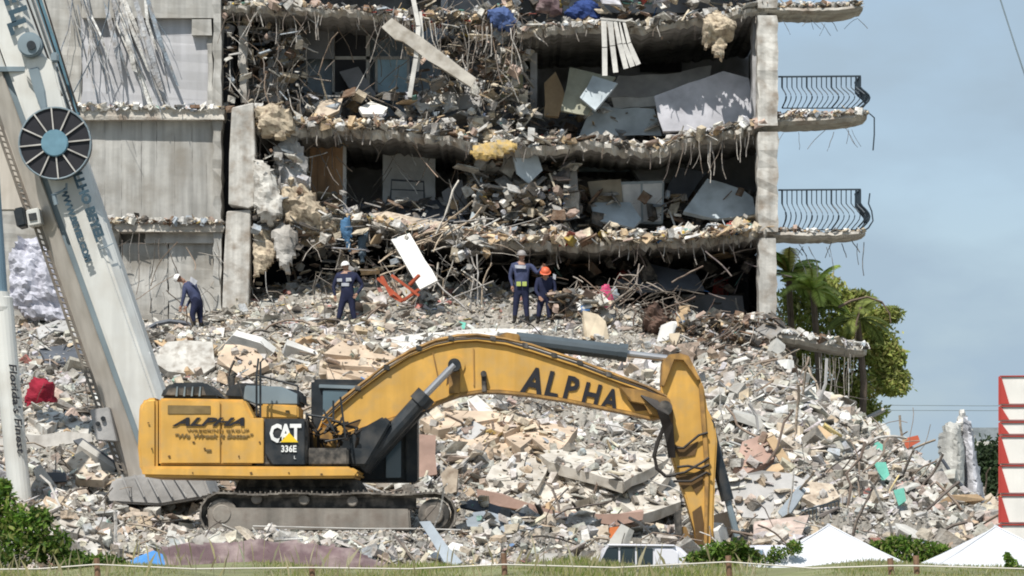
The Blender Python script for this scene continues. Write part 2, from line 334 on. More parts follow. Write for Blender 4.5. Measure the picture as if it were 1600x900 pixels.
def sample_mound(n, smin, smax, p=2.2, y0=50.5, y1=92, px0=-60, px1=1590):
    px = rng.uniform(px0, px1, n); Y = rng.uniform(y0, y1, n)
    z = terrain(px, Y); py = HOR - (z - CZ) * F / Y
    size = smin + (smax - smin) * rng.random(n) ** p
    ex = (px > 295) & (px < 722) & (Y > 57.6) & (Y < 62.8)
    size = np.where(ex, np.minimum(size, .09), size)
    ppl = (abs(Y - 86) < 1.2) & (((px > 290) & (px < 325)) | ((px > 515) & (px < 570)) | ((px > 790) & (px < 870)))
    size = np.where(ppl, np.minimum(size, .08), size)
    xw = (px - 800) / F * Y; fld = .5 + .5 * np.sin(xw * .9 + 1.7 * np.sin(Y * .55)) * np.cos(Y * .8 + 1.2 * np.sin(xw * .5)); size = size * (.55 + .95 * fld ** 1.5)
    smooth = (((px - 800) / 250) ** 2 + ((py - 532) / 24) ** 2 < 1); size = np.where(smooth, size * .6, size)
    ok = (z > GZ + .1); px, Y, z, py, size = px[ok], Y[ok], z[ok], py[ok], size[ok]
    pos = np.stack([(px - 800) / F * Y, Y, z + size * rng.uniform(-.1, .35, len(px))], 1)
    return px, py, pos, size
for (nm, n, a, b, pw, pk) in (('broken_rubble', 64000, .045, .34, 3.4, (.38, .38, .2, .04)), ('fine_rubble', 100000, .03, .11, 1.5, (.44, .28, .22, .06))):
    px, py, pos, size = sample_mound(n, a, b, pw)
    kind = rng.choice(4, len(px), p=pk)
    V, T, C = scatter(pos, np.where(kind == 2, size * .6, size), pick_cols(px, py), kind)
    np_mesh(nm, V, T, C, MT['rubble'], label='loose heap of broken concrete, plaster and boards below the ruined building' if nm == 'broken_rubble' else 'fine grey and tan crumbs between the broken blocks of the heap', cat='rubble', kind='stuff')
# bigger pieces, each an object of the mound
def chunk_mesh(kind, seed):
    r = np.random.default_rng(seed); bm = bmesh.new(); bmesh.ops.create_cube(bm, size=1)
    d = {0: (1, .8, .65), 1: (1.5, 1.1, .2), 2: (3.2, .36, .28)}[kind]
    for v in bm.verts: v.co = Vector((v.co.x * d[0], v.co.y * d[1], v.co.z * d[2]))
    for _ in range(3 if kind < 2 else 1):      # chop corners
        c = Vector(r.normal(size=3)); c.z *= .4; c.normalize(); ext = max(v.co.dot(c) for v in bm.verts)
        res = bmesh.ops.bisect_plane(bm, geom=bm.verts[:] + bm.edges[:] + bm.faces[:], plane_co=c * ext * r.uniform(.62, .85), plane_no=c, clear_outer=True)
        ed = [e for e in res['geom_cut'] if isinstance(e, bmesh.types.BMEdge)]
        if ed: bmesh.ops.contextual_create(bm, geom=ed)
    for v in bm.verts: v.co += Vector(r.normal(0, .035, 3))
    me = bpy.data.meshes.new('chunk'); bm.to_mesh(me); bm.free(); return me
CHM = [PM('chunk_' + n, c, rnd=.18) for n, c in (('grey', (.44, .43, .40)), ('pale', (.62, .60, .56)), ('white', (.74, .73, .70)), ('beige', (.55, .46, .34)), ('tan', (.47, .33, .2)), ('pinkish', (.46, .34, .29)), ('dark', (.16, .14, .13)))]
CHW = {}
chunks = []
for k in range(3):
    for s_ in range(4): chunks.append((k, chunk_mesh(k, 10 * k + s_)))
n_ch = 0; tries = 0
while n_ch < 285 and tries < 4000:
    tries += 1; px = random.uniform(-20, 1560); Y = random.uniform(54.5, 88)
    if 270 < px < 735 and 56.9 < Y < 63.5: continue
    if abs(Y - 85) < 3.5 and 270 < px < 900: continue
    zt = float(terrain(px, Y)[0]); py = HOR - (zt - CZ) * F / Y
    if py > 885 or (560 < px < 1040 and 505 < py < 560 and random.random() < .8): continue
    k, me = random.choice(chunks); cw = [5, 5, 4, 3, 2, 2, 1]
    if ((px - 540) / 130) ** 2 + ((py - 562) / 45) ** 2 < 1 or ((px - 790) / 130) ** 2 + ((py - 680) / 42) ** 2 < 1: cw = [1, 1, 2, 6, 6, 2, 0]
    elif 1000 < px < 1260 and 570 < py < 720: cw = [4, 5, 8, 1, 0, 1, 1]
    ci = random.choices(range(7), cw)[0]
    key = (id(me), ci)
    if key not in CHW: m2 = me.copy(); m2.materials.clear(); m2.materials.append(CHM[ci]); CHW[key] = m2
    o = bpy.data.objects.new({0: 'concrete_chunk', 1: 'broken_slab', 2: 'broken_beam'}[k], CHW[key])
    sz = (random.uniform(.55, 1.05) if (k == 1 and random.random() < .4) else random.uniform(.2, .5)) * (Y / 75) * (.62 if k == 2 else 1)
    o.scale = (sz, sz * random.uniform(.7, 1.2), sz * random.uniform(.8, 1.2)); tl = {0: .6, 1: .55, 2: .35}[k]
    o.rotation_euler = (random.gauss(.15, tl), random.gauss(0, tl), random.uniform(0, 6.28))
    place(o, ((px - 800) / F * Y, Y, zt + sz * .15), mound); n_ch += 1
# twisted rebar and wires in the heap
mb = MB()
for i in range(620):
    px = random.uniform(-20, 1560); Y = random.uniform(54.5, 91)
    if 280 < px < 735 and 57 < Y < 63: continue
    z0 = float(terrain(px, Y)[0])
    if z0 < GZ + .2: continue
    p = Vector(((px - 800) / F * Y, Y, z0)); d = Vector((random.gauss(0, .8), random.gauss(0, .6), random.uniform(.05, .9))).normalized(); pts = [p]
    for s_ in range(random.randint(3, 6)):
        p = p + d * random.uniform(.14, .34); pts.append(p); d = (d + Vector((random.gauss(0, .22), random.gauss(0, .22), random.gauss(-.1, .2)))).normalized()
    mb.tube(pts, random.choice([.008, .012, .018, .03]), 4, random.choice([(.25, .19, .15), (.12, .1, .09), (.5, .48, .45), (.06, .055, .05), (.4, .33, .26)]))
mb.build('twisted_rebar', MT['rubble'], label='tangled rebar and wires sticking out of the rubble heap', cat='rebar', kind='stuff')

# ---------------------------------------------------------------- plates, lumps, strips
def frame(px, py, Y, tilt, yaw):
    """plane facing the viewer, leaned back by tilt degrees, turned by yaw"""
    n = Vector((0, -math.cos(R(tilt)), math.sin(R(tilt)))); n = Matrix.Rotation(R(yaw), 3, 'Z') @ n
    return P(px, py, Y), n
def on_plane(px, py, o, n):
    d = Vector(((px - 800) / F, 1, (HOR - py) / F)); c = Vector((0, 0, CZ)); return c + d * ((o - c).dot(n) / d.dot(n))
GRIT = []
def plate(name, pts, Y, mat, label=None, cat=None, tilt=10, yaw=0, t=.08, rag=.022, parent=None, group=None, seg=.4, kind=None, grit=False):
    cx = sum(p[0] for p in pts) / len(pts); cy = sum(p[1] for p in pts) / len(pts); o, n = frame(cx, cy, Y, tilt, yaw)
    W = [on_plane(a, b, o, n) for a, b in pts]; out = []
    for i in range(len(W)):
        a, b = W[i], W[(i + 1) % len(W)]; L = (b - a).length; k = max(1, int(L / seg)) if rag else 1; e = (b - a).normalized(); s_ = e.cross(n)
        out.append(a)
        for j in range(1, k): out.append(a + (b - a) * ((j + random.uniform(-.3, .3)) / k) + s_ * random.gauss(0, rag))
    if tilt > 38 and (parent is None or grit) and Y < 86 and 'cloth' not in name and 'tarp' not in name:
        x0, x1, y0, y1 = min(p[0] for p in pts), max(p[0] for p in pts), min(p[1] for p in pts), max(p[1] for p in pts)
        for _ in range(int((x1 - x0) * (y1 - y0) * (.03 if grit else .02))):
            a, b = random.uniform(x0, x1), random.uniform(y0, y1)
            if inside(a, b, pts) and mnoise.noise(Vector((a * .03, b * .09, 1))) > random.uniform(-.45, .35): GRIT.append((a, b, on_plane(a, b, o, n)))
    m = len(out); v = out + [p - n * (t * random.uniform(.85, 1.15)) + Vector([random.gauss(0, rag * .5) for _ in range(3)]) for p in out]
    f = [tuple(range(m)), tuple(range(2 * m - 1, m - 1, -1))] + [(i, m + i, m + (i + 1) % m, (i + 1) % m) for i in range(m)]
    return fix_normals(mesh_obj(name, v, f, mat if not isinstance(mat, str) else MT[mat], parent, label=label, cat=cat, group=group, kind=kind))
def inside(x, y, pts):
    c = False; n = len(pts)
    for i in range(n):
        (x1, y1), (x2, y2) = pts[i], pts[i - 1]
        if (y1 > y) != (y2 > y) and x < (x2 - x1) * (y - y1) / (y2 - y1) + x1: c = not c
    return c
def edge_d(x, y, pts):
    b = 1e9
    for i in range(len(pts)):
        (x1, y1), (x2, y2) = pts[i], pts[i - 1]; L = (x2-x1)**2 + (y2-y1)**2; t = max(0, min(1, ((x-x1)*(x2-x1)+(y-y1)*(y2-y1)) / (L or 1)))
        b = min(b, math.hypot(x - x1 - t*(x2-x1), y - y1 - t*(y2-y1)))
    return b
def lump(name, pts, Y, mat, label=None, cat=None, depth=.3, step=5, rough=.08, tilt=10, yaw=0, fold=None, parent=None, freq=1.3, group=None, smooth=False):
    """body with an uneven, crumpled surface and the given outline"""
    cx = sum(p[0] for p in pts) / len(pts); cy = sum(p[1] for p in pts) / len(pts); o, n = frame(cx, cy, Y, tilt, yaw)
    x0, x1 = min(p[0] for p in pts), max(p[0] for p in pts); y0, y1 = min(p[1] for p in pts), max(p[1] for p in pts)
    nx_ = max(3, int((x1 - x0) / step)); ny_ = max(3, int((y1 - y0) / step)); sx = (x1-x0)/nx_; sy = (y1-y0)/ny_
    idx = {}; v = []; f = []; cells = [(i, j) for i in range(nx_) for j in range(ny_) if inside(x0+(i+.5)*sx, y0+(j+.5)*sy, pts)]
    def vid(i, j, back):
        if (i, j, back) not in idx:
            px, py = x0 + i*sx + (random.uniform(-.3, .3)*sx), y0 + j*sy + random.uniform(-.3, .3)*sy
            if back: q = Vector(v[idx[(i, j, 0)]]) ; q = q - n * (depth + .05)
            else:
                q = on_plane(px, py, o, n); e = edge_d(px, py, pts) if inside(px, py, pts) else 0; R0 = min(x1-x0, y1-y0) * .35
                h = depth * (min(1, e / R0) ** .5) + rough * mnoise.noise(q * freq * 2.2) * 1.6 + rough * .6 * mnoise.noise(q * freq * 6)
                if fold: h += fold * math.sin(q.x * 9 + q.z * 3 + 2 * mnoise.noise(q * 1.5))
                q = q + n * h
            idx[(i, j, back)] = len(v); v.append(tuple(q))
        return idx[(i, j, back)]
    cs = set(cells)
    for (i, j) in cells:
        a = [vid(i, j, 0), vid(i+1, j, 0), vid(i+1, j+1, 0), vid(i, j+1, 0)]; f += [(a[0], a[1], a[2]), (a[0], a[2], a[3])]
    for (i, j) in cells:
        b = [vid(i, j, 1), vid(i, j+1, 1), vid(i+1, j+1, 1), vid(i+1, j, 1)]; f.append(tuple(b))
        for (di, dj, p, q_) in ((-1, 0, (i, j), (i, j+1)), (1, 0, (i+1, j+1), (i+1, j)), (0, -1, (i+1, j), (i, j)), (0, 1, (i, j+1), (i+1, j+1))):
            if (i+di, j+dj) not in cs: f.append((vid(*p, 0), vid(*q_, 0), vid(*q_, 1), vid(*p, 1)))
    return fix_normals(mesh_obj(name, v, f, mat if not isinstance(mat, str) else MT[mat], parent, smooth=smooth, label=label, cat=cat, group=group))
def strip(mb, pts, Y, w, col=None, t=.02, sway=0):
    P3 = [P(a, b, Y + (c[0] if c else 0)) for a, b, *c in pts]
    for a, b in zip(P3[:-1], P3[1:]): mb.bar(a, b + (b - a) * .03, w, t, col, up=(0, 1, 0) if abs((b-a).normalized().y) < .9 else (0, 0, 1))
# ---------------------------------------------------------------- the ruined building
bld = empty('ruined_building', (0, 90, 8), 'torn open concrete apartment building with sagging floors and hanging debris', 'building')
def interp(tab, x): return float(np.interp(x, [a for a, b in tab], [b for a, b in tab]))
def floor_slab(tab, th=12, Yb=95.6, Yf=88.0, rag=.12, mat='slab', name='floor_slab', step=6, parent=None, fy=None):
    a, b = tab[0][0], tab[-1][0]; n = int((b - a) / step) + 1; v = []; zb = P(0, sum(t[1] for t in tab[-3:]) / len(tab[-3:]), Yf).z
    off = 0
    for i in range(n + 1):
        px = a + (b - a) * i / n; off = off * .7 + random.gauss(0, rag); y0 = Yf + (fy(px) if fy else 0) + off
        top = P(px, interp(tab, px) + random.gauss(0, .8), Yf); t_ = m_(th) * random.uniform(.8, 1.25)
        zk = top.z * .6 + zb * .4
        v += [(top.x, y0, top.z), (top.x, y0 + random.gauss(0, .05) + .03, top.z - t_ * .5), (top.x, y0 + .1 + abs(random.gauss(0, .08)), top.z - t_), (top.x, Yb, zk - t_), (top.x, Yb, zk)]
    f = [(i*5+k, (i+1)*5+k, (i+1)*5+(k+1) % 5, i*5+(k+1) % 5) for i in range(n) for k in range(5)] + [(0, 1, 2, 3, 4), tuple(n*5+k for k in (4, 3, 2, 1, 0))]
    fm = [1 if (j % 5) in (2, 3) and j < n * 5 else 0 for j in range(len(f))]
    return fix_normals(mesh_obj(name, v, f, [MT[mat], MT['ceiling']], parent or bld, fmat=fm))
S5 = [(-80, -150), (345, -150), (700, -145), (1215, -150)]
S4L = [(345, 8), (440, 12), (520, 14), (600, 20), (640, 34)]
S4 = [(808, 48), (850, 42), (940, 38), (1000, 40), (1060, 32), (1120, 24), (1185, 12), (1200, 10)]
S3 = [(385, 190), (430, 200), (520, 198), (620, 204), (700, 214), (780, 230), (860, 228), (930, 222), (985, 232), (1040, 230), (1060, 218), (1120, 208), (1185, 196), (1200, 194)]
S2 = [(545, 342), (600, 350), (660, 362), (720, 370), (780, 376), (900, 380), (1000, 376), (1080, 374), (1150, 366), (1200, 360)]
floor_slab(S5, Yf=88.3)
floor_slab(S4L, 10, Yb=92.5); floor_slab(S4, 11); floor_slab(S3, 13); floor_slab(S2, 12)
# rear walls and partitions (part of the interior, broken through in places)
def wallbox(px0, py0, px1, py1, Y, t=.25, mat='inner', name='rear_wall', parent=None, side=None):
    a, b = P(px0, py1, Y), P(px1, py0, Y); mb = MB(); mb.box(((a.x+b.x)/2, Y + t/2, (a.z+b.z)/2), (abs(b.x-a.x), t, abs(b.z-a.z))); return mb.build(name, MT[mat], parent or bld)
def sidewall(px, Y0, Y1, py0, py1, mat='inner', name='partition_wall', t=.2, Yr=88):
    a, b = P(px, py1, Yr), P(px, py0, Yr); mb = MB(); mb.box((a.x, (Y0+Y1)/2, (a.z+b.z)/2), (t, Y1-Y0, b.z-a.z)); return mb.build(name, MT[mat], bld)
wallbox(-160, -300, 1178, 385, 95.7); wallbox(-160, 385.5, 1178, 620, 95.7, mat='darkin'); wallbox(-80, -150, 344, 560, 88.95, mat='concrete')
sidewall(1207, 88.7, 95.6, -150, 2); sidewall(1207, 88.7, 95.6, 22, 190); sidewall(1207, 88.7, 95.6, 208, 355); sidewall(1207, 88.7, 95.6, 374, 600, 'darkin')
sidewall(-70, 88.2, 95.6, -300, 600, 'wallA')
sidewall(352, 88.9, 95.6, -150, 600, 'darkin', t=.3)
sidewall(835, 90.6, 95.6, 60, 212); sidewall(742, 91.5, 95.6, 226, 372); sidewall(690, 91.5, 95.6, -150, 30)
wallbox(690, -140, 800, 30, 92.3, mat='inner', name='inner_wall'); wallbox(880, -150, 1190, 20, 92.5, mat='inner', name='inner_wall')
PM('bluegrey_wall', (.30, .36, .42)); PM('tan_wall', (.36, .31, .24)); PM('pale_wall', (.78, .78, .78)); PM('dim_panel', (.24, .24, .25))
# floor between the second and third slab from the top
for (a, b, c, d, Y, mat) in ((470, 30, 522, 92, 90.6, 'dim_panel'), (470, 92, 520, 190, 91.2, 'bluegrey_wall'), (576, 42, 690, 190, 91.4, 'bluegrey_wall'), (662, 50, 780, 150, 91.6, 'dim_panel'),
                             (598, 230, 680, 345, 91.8, 'pale_wall'), (478, 208, 484, 335, 90.8, 'tan_wall'), (535, 214, 541, 335, 90.75, 'pale_wall'), (730, 228, 764, 350, 91.2, 'tan_wall'), (436, 212, 478, 330, 91.2, 'dim_panel'),
                             (895, 224, 985, 268, 92.6, 'bluegrey_wall'), (992, 240, 1190, 300, 92.8, 'dim_panel')):
    wallbox(a, b, c, d, Y, .12, mat, 'inner_wall')
# left front: cast walls, infill panels, piers, floor bands
def pbox(name, px0, py0, px1, py1, Y0, Y1, mat, parent=None, rag=.015, Yr=None, col=None):
    """box with slightly broken edges"""
    Yr = Yr or Y0; n = max(2, int(abs(py1 - py0) / 14)); v = []
    for i in range(n + 1):
        py = py0 + (py1 - py0) * i / n; a, b = P(px0, py, Yr), P(px1, py, Yr)
        for (x, Y) in ((a.x, Y0), (b.x, Y0), (b.x, Y1), (a.x, Y1)): v.append((x + random.gauss(0, rag), Y + random.gauss(0, rag), a.z))
    f = [(i*4+k, i*4+(k+1) % 4, (i+1)*4+(k+1) % 4, (i+1)*4+k) for i in range(n) for k in range(4)] + [(3, 2, 1, 0), tuple(n*4+k for k in range(4))]
    return fix_normals(mesh_obj(name, v, f, MT[mat], parent if parent is not None else bld))
pbox('wall_panel', -80, -140, 128, 500, 88.35, 88.7, 'wallA'); pbox('wall_panel', 128, 28, 331, 171, 88.3, 88.6, 'wallB')
pbox('wall_beam', 128, -20, 345, 28, 88.02, 88.5, 'wallA'); pbox('wall_panel', 128, -150, 345, -20, 88.3, 88.6, 'wallA')
pbox('floor_band', 100, 171, 350, 187, 87.85, 88.55, 'slab', rag=.03)
x_ = 112
for wd in (30, 22, 26, 31, 24, 28, 27, 23, 19):                          # board marked cast wall
    pbox('wall_panel', x_, 187, x_ + wd - .2, 349, 88.2 + random.uniform(-.006, .006), 88.55, 'wallA', rag=.004); x_ += wd
pbox('floor_band', 185, 349, 350, 362, 87.85, 88.6, 'slab', rag=.05); pbox('wall_beam', 225, 362, 336, 380, 88.15, 88.6, 'concrete', rag=.03)
pbox('wall_panel', 190, 380, 262, 520, 88.3, 88.6, 'wallA'); pbox('wall_panel', 264, 380, 334, 520, 88.26, 88.6, 'wallA'); pbox('wall_panel', 120, 349, 188, 520, 88.5, 88.8, 'concrete', rag=.05)
pbox('pier', 333, -150, 346, 520, 88.0, 88.7, 'wallA', rag=.02)
pbox('pier', 300, 30, 331, 55, 88.05, 88.29, 'wallA'); pbox('pier', 325, 55, 332, 171, 88.2, 88.29, 'wallA')
# inner pier that leans and the broken front column
pbox('column', 374, 40, 386, 160, 88.6, 89.1, 'concrete', rag=.03)
mb = MB(); mb.prism([(362, 168), (396, 160), (399, 240), (397, 322), (388, 326), (357, 320), (358, 240)], 87.7, 88.4); bevel(mb.build('column', MT['column'], bld), .03, 1)
mb = MB(); mb.prism([(354, 330), (392, 327), (391, 400), (388, 484), (347, 490), (350, 400)], 87.8, 88.5); bevel(mb.build('column', MT['column'], bld), .03, 1)
# right column, in storeys
for (a, b) in ((-60, 12), (24, 196), (206, 362), (372, 545)):
    dx = -1 if a < 300 else 1
    pbox('column', 1185 + dx, a, 1215 + (0 if b < 500 else -2), b, 87.75, 88.5, 'column', rag=.02)
pbox('column', 1176, 24, 1184, 194, 88.6, 89.3, 'dim_panel' if False else 'inner', rag=.01)
# window of four panes on the floor under the topmost
wf = MB(); Yw = 90.9
for (a, b, c, d) in ((519, 34, 523, 148), (572, 30, 578, 148), (519, 88, 640, 93), (586, 93, 590, 148), (636, 93, 640, 146), (519, 144, 640, 149)): wf.prism([(a, b), (c, b), (c, d), (a, d)], Yw, Yw + .08)
wfo = wf.build('window', MT['palebar'], bld)
for (a, b, c, d, m) in ((523, 34, 572, 88, 'darkin'), (523, 93, 572, 144, 'darkin')):
    q = MB(); q.prism([(a, b), (c, b), (c, d), (a, d)], Yw + .03, Yw + .05); q.build('pane', MT[m], wfo)
PM('sky_glass', (.32, .48, .58), rough=.3); q = MB(); q.prism([(590, 93), (636, 93), (636, 144), (590, 144)], Yw + .03, Yw + .05); q.build('pane', MT['sky_glass'], wfo)
wallbox(1000, 58, 1065, 112, 95.4, .1, 'darkin', 'window')
PM('brown_door', (.50, .30, .17), streak=.25, rough=.6)
for k in range(4): pbox('door', 484 + k * 13, 216, 484 + k * 13 + 12.5, 326, 90.7, 90.76, 'brown_door', rag=.003)
# balconies
def balcony(tab, th, rail=None, hgt=47):
    n = 26; v = []; a, b = tab[0][0], tab[-1][0]
    for i in range(n + 1):
        px = a + (b - a) * i / n; top = P(px, interp(tab, px) + random.gauss(0, .5), 88); e = max(0, (px - b + 22) / 22); t_ = m_(th) * (1 - .35 * e); y0 = 87.9 + .35 * e * e + random.gauss(0, .015)
        v += [(top.x, y0, top.z), (top.x, y0 - .03, top.z - t_ * .5), (top.x, y0 + .12, top.z - t_), (top.x, 89.5 - .2 * e, top.z - t_), (top.x, 89.5 - .2 * e, top.z)]
    f = [(i*5+k, (i+1)*5+k, (i+1)*5+(k+1) % 5, i*5+(k+1) % 5) for i in range(n) for k in range(5)] + [(0, 1, 2, 3, 4), tuple(n*5+k for k in (4, 3, 2, 1, 0))]
    fix_normals(mesh_obj('balcony_slab', v, f, MT['slab'], bld))
    if rail is None: return
    base, topy = rail
    r = MB(); TL = P(1216, topy, 88.1); TR = P(1344, topy - 1, 88.1); r.bar(TL, TR, .05, .045); r.bar(TR, (TR.x, 89.4, TR.z), .05, .045)
    BL = P(1222, base - 3, 88.12); BR = P(1338, base - 3, 88.12); r.bar(BL, BR, .03, .03); r.bar(BR, (BR.x, 89.4, BR.z), .03, .03)
    ro = r.build('railing', MT['rail'], bld)
    def bal(top, dx, dy, thick):
        mb = MB(); L = top.z - BL.z; pts = []
        for k in range(13):
            u = k / 12; bulge = 0 if u < .35 else math.sin((u - .35) / .65 * math.pi) ** 1.2
            pts.append((top.x + dx * bulge, top.y + dy * bulge, top.z - L * u))
        mb.tube(pts, thick, 4); mb.build('baluster', MT['rail'], ro)
    for k in range(16):
        px = 1222 + k * 7.7; g = max(0, (px - 1235) / 110); bal(P(px, topy, 88.1), .10 + .16 * g, -.2, .016 if k % 5 else .026)
    for k in range(9): p = P(1344, topy, 88.1); bal(Vector((p.x, 88.1 + .155 * k, p.z)), .27, 0, .03 if k == 0 else .018)
balcony([(1195, 186), (1250, 184), (1300, 182), (1356, 177)], 11, (172, 120)); balcony([(1195, 362), (1260, 364), (1320, 363), (1354, 361)], 9, (362, 297))
balcony([(1195, 12), (1260, 14), (1320, 12), (1350, 8)], 8)
balcony([(1215, 520), (1250, 526), (1300, 535), (1356, 545)], 13)
# loose railing spindles bent off the balcony corners
for (pts, nm) in ((((1359, 302), (1357, 318), (1362, 330), (1364, 345), (1357, 356), (1348, 362)), 'bent baluster hanging off the lower balcony corner'), (((1352, 172), (1366, 184), (1366, 210), (1364, 235)), 'rod hanging down from the upper balcony corner')):
    mb = MB(); mb.tube([P(a, b, 88.2) for a, b in pts], .022, 5); tag(mb.build('bent_rod', MT['rail']), 'dark ' + nm, 'rod')
# rubble lying on the broken floor edges
def on_slab(tab, n, hmax, y0=87.9, y1=90.8, smax=.3, name='slab_rubble', wcol=None, a=None, b=None):
    a = a if a is not None else tab[0][0]; b = b if b is not None else tab[-1][0]; px = rng.uniform(a, b, n); Y = y0 + (y1 - y0) * rng.random(n) ** 1.4
    zt = np.array([P(p, interp(tab, p), 88).z for p in px]); hm = m_(np.interp(px, [c[0] for c in hmax], [c[1] for c in hmax])) * (.55 + .45 * np.sin(px * .11) * np.cos(px * .043))
    prof = np.clip(1 - np.abs(Y - 88.8) / 1.9, .15, 1); h = hm * prof * rng.random(n) ** .8
    size = .05 + smax * .85 * rng.random(n) ** 2.6; x = (px - 800) / F * 88
    pos = np.stack([x, Y, zt + h + size * .15], 1); kind = rng.choice(4, n, p=(.36, .36, .24, .04)); W = (wcol if wcol is not None else W0) / 1.0
    W = W / W.sum(); idx = rng.choice(len(PAL), n, p=W); c = np.clip(PAL[idx] * (1.08 + rng.normal(0, .12, (n, 1))), .02, .85)
    V, T, C = scatter(pos, np.where(kind == 2, size * .6, size), c, kind); np_mesh(name, V, T, C, MT['rubble'], bld, kind='stuff')
on_slab(S3, 2600, [(385, 40), (480, 26), (620, 34), (740, 60), (830, 50), (900, 22), (1000, 18), (1100, 14), (1190, 26)])
on_slab(S3, 500, [(385, 44), (440, 34), (560, 20)], a=385, b=560, wcol=WTAN, smax=.45)
on_slab(S2, 2600, [(545, 12), (640, 14), (760, 40), (900, 44), (1000, 34), (1080, 30), (1190, 34)], wcol=WCLR); on_slab(S2, 500, [(545, 4), (1190, 18)], y0=87.7, y1=88.2, wcol=WTAN)
on_slab(S4, 900, [(808, 14), (900, 8), (1000, 10), (1190, 14)]); on_slab(S4L, 500, [(345, 22), (640, 14)])
on_slab([(600, 20), (810, 20)], 500, [(600, 20), (810, 30)], y0=88.6, wcol=WCLR)
on_slab([(1195, 188), (1356, 178)], 700, [(1195, 24), (1230, 20), (1290, 14), (1350, 5)], y0=87.85, y1=89.3, smax=.2); on_slab([(1195, 362), (1354, 361)], 260, [(1195, 14), (1270, 7), (1280, 0), (1350, 0)], y0=87.85, y1=90, smax=.15)
on_slab([(1195, 12), (1350, 8)], 500, [(1195, 16), (1340, 8)], y0=87.9, y1=90.2, smax=.2); on_slab([(1215, 520), (1250, 526), (1300, 535), (1356, 545)], 700, [(1215, 10), (1350, 10)], y0=87.8, y1=90.2, smax=.22, wcol=WWHT)
on_slab([(112, 171), (350, 171)], 300, [(112, 16), (200, 12), (225, 2), (350, 1)], y0=87.8, y1=88.2, smax=.2, wcol=WWHT); on_slab([(150, 349), (350, 350)], 420, [(150, 22), (215, 18), (350, 6)], y0=87.75, y1=88.2, smax=.2)
# shreds hanging below slab edges and rods standing in front
mb = MB()
def hang(px0, px1, tab, n, L, Y=87.85, cols=((.36, .33, .3), (.2, .16, .13), (.5, .47, .43), (.12, .1, .09)), th=(.006, .017), lean=.25):
    for _ in range(n):
        px = random.uniform(px0, px1); py = interp(tab, px) + random.uniform(0, 10); p = P(px, py, Y + random.uniform(0, .4)); l_ = m_(random.uniform(*L)); pts = [p]; d = Vector((random.gauss(0, lean), random.gauss(-.1, .15), -1)).normalized()
        for s_ in range(4): p = p + d * l_ / 4; pts.append(p); d = (d + Vector((random.gauss(0, .18), random.gauss(0, .1), -.1))).normalized()
        mb.tube(pts, random.uniform(*th), 4, random.choice(cols))
hang(1035, 1180, S3, 16, (30, 75), lean=.06); hang(385, 1180, S3, 60, (6, 26), th=(.006, .016)); hang(560, 1190, S2, 60, (6, 40), th=(.006, .016)); hang(808, 1190, S4, 30, (6, 24), th=(.006, .016)); hang(600, 810, [(600, 20), (810, 40)], 34, (20, 90)); hang(345, 640, S4L, 30, (10, 60))
hang(1215, 1350, [(1215, 385), (1350, 370)], 14, (15, 60), cols=((.1, .11, .12),), lean=.7, th=(.008, .014)); hang(1215, 1350, [(1215, 30), (1350, 25)], 9, (10, 30), cols=((.1, .11, .12),), lean=1.2, th=(.006, .01)); hang(1225, 1340, [(1215, 550), (1350, 550)], 18, (20, 110), cols=((.45, .43, .4), (.3, .27, .24)), lean=.06)
hang(1215, 1345, [(1215, 200), (1350, 198)], 8, (15, 50), cols=((.12, .12, .13),), lean=.5, th=(.006, .01))
mb.build('hanging_shreds', MT['rubble'], bld, kind='stuff')
sh_ = MB()  # strips added for the diagonal pale and dark bands on the wall
for k in range(20):
    x0 = random.uniform(118, 232); y0 = random.uniform(-20, 30); L_ = random.uniform(60, 165); dx = random.uniform(.18, .42) * L_; w_ = random.uniform(2, 8); Y_ = random.uniform(87.7, 88.15); c_ = random.choice([(.62, .61, .58), (.5, .5, .5), (.24, .28, .32), (.7, .69, .66), (.4, .41, .43)])
    xm = x0 + dx * .45 + random.uniform(-5, 5); ym = y0 + L_ * .5; v = [P(x0, y0, Y_), P(x0 + w_, y0, Y_ + .03), P(xm + w_ * 1.2, ym, Y_ - .08), P(xm, ym, Y_ - .12), P(x0 + dx + w_ * random.uniform(.2, 1.3), y0 + L_, Y_ + .02), P(x0 + dx, y0 + L_ * random.uniform(.9, 1), Y_ - .03)]
    v += [p + Vector((0, .02, 0)) for p in v]; sh_.add(v, [(0, 1, 2, 3), (3, 2, 4, 5), (6, 9, 8, 7), (9, 11, 10, 8), (0, 3, 9, 6), (3, 5, 11, 9), (1, 7, 8, 2), (2, 8, 10, 4), (5, 4, 10, 11), (0, 6, 7, 1)], c_)
sh_.build('band_strips', MT['rubble'], bld, kind='stuff')
# wild tangle in the left bay and middle bay
mb = MB()
def tangle(x0, y0, x1, y1, Y0, Y1, n, L=(20, 80), th=(.005, .019), cols=((.35, .33, .3), (.2, .17, .15), (.5, .48, .45), (.1, .09, .08), (.28, .21, .16)), vert=.6, bias=None):
    for _ in range(n):
        p = P(random.uniform(x0, x1), random.uniform(y0, y1), random.uniform(Y0, Y1)); l_ = m_(random.uniform(*L)); d = Vector((random.gauss(0, abs(1 - vert)), random.gauss(0, .25), -random.gauss(vert, .4))).normalized(); pts = [p]
        if bias: d = (Vector(bias) * random.uniform(.7, 1.2) + Vector((random.gauss(0, .45), random.gauss(0, .05), 0))).normalized()
        for s_ in range(5): p = p + d * l_ / 5; pts.append(p); d = (d + Vector((random.gauss(0, .14), random.gauss(0, .1), random.gauss(-.03, .1)))).normalized()
        mb.tube(pts, random.uniform(*th), 4, random.choice(cols))
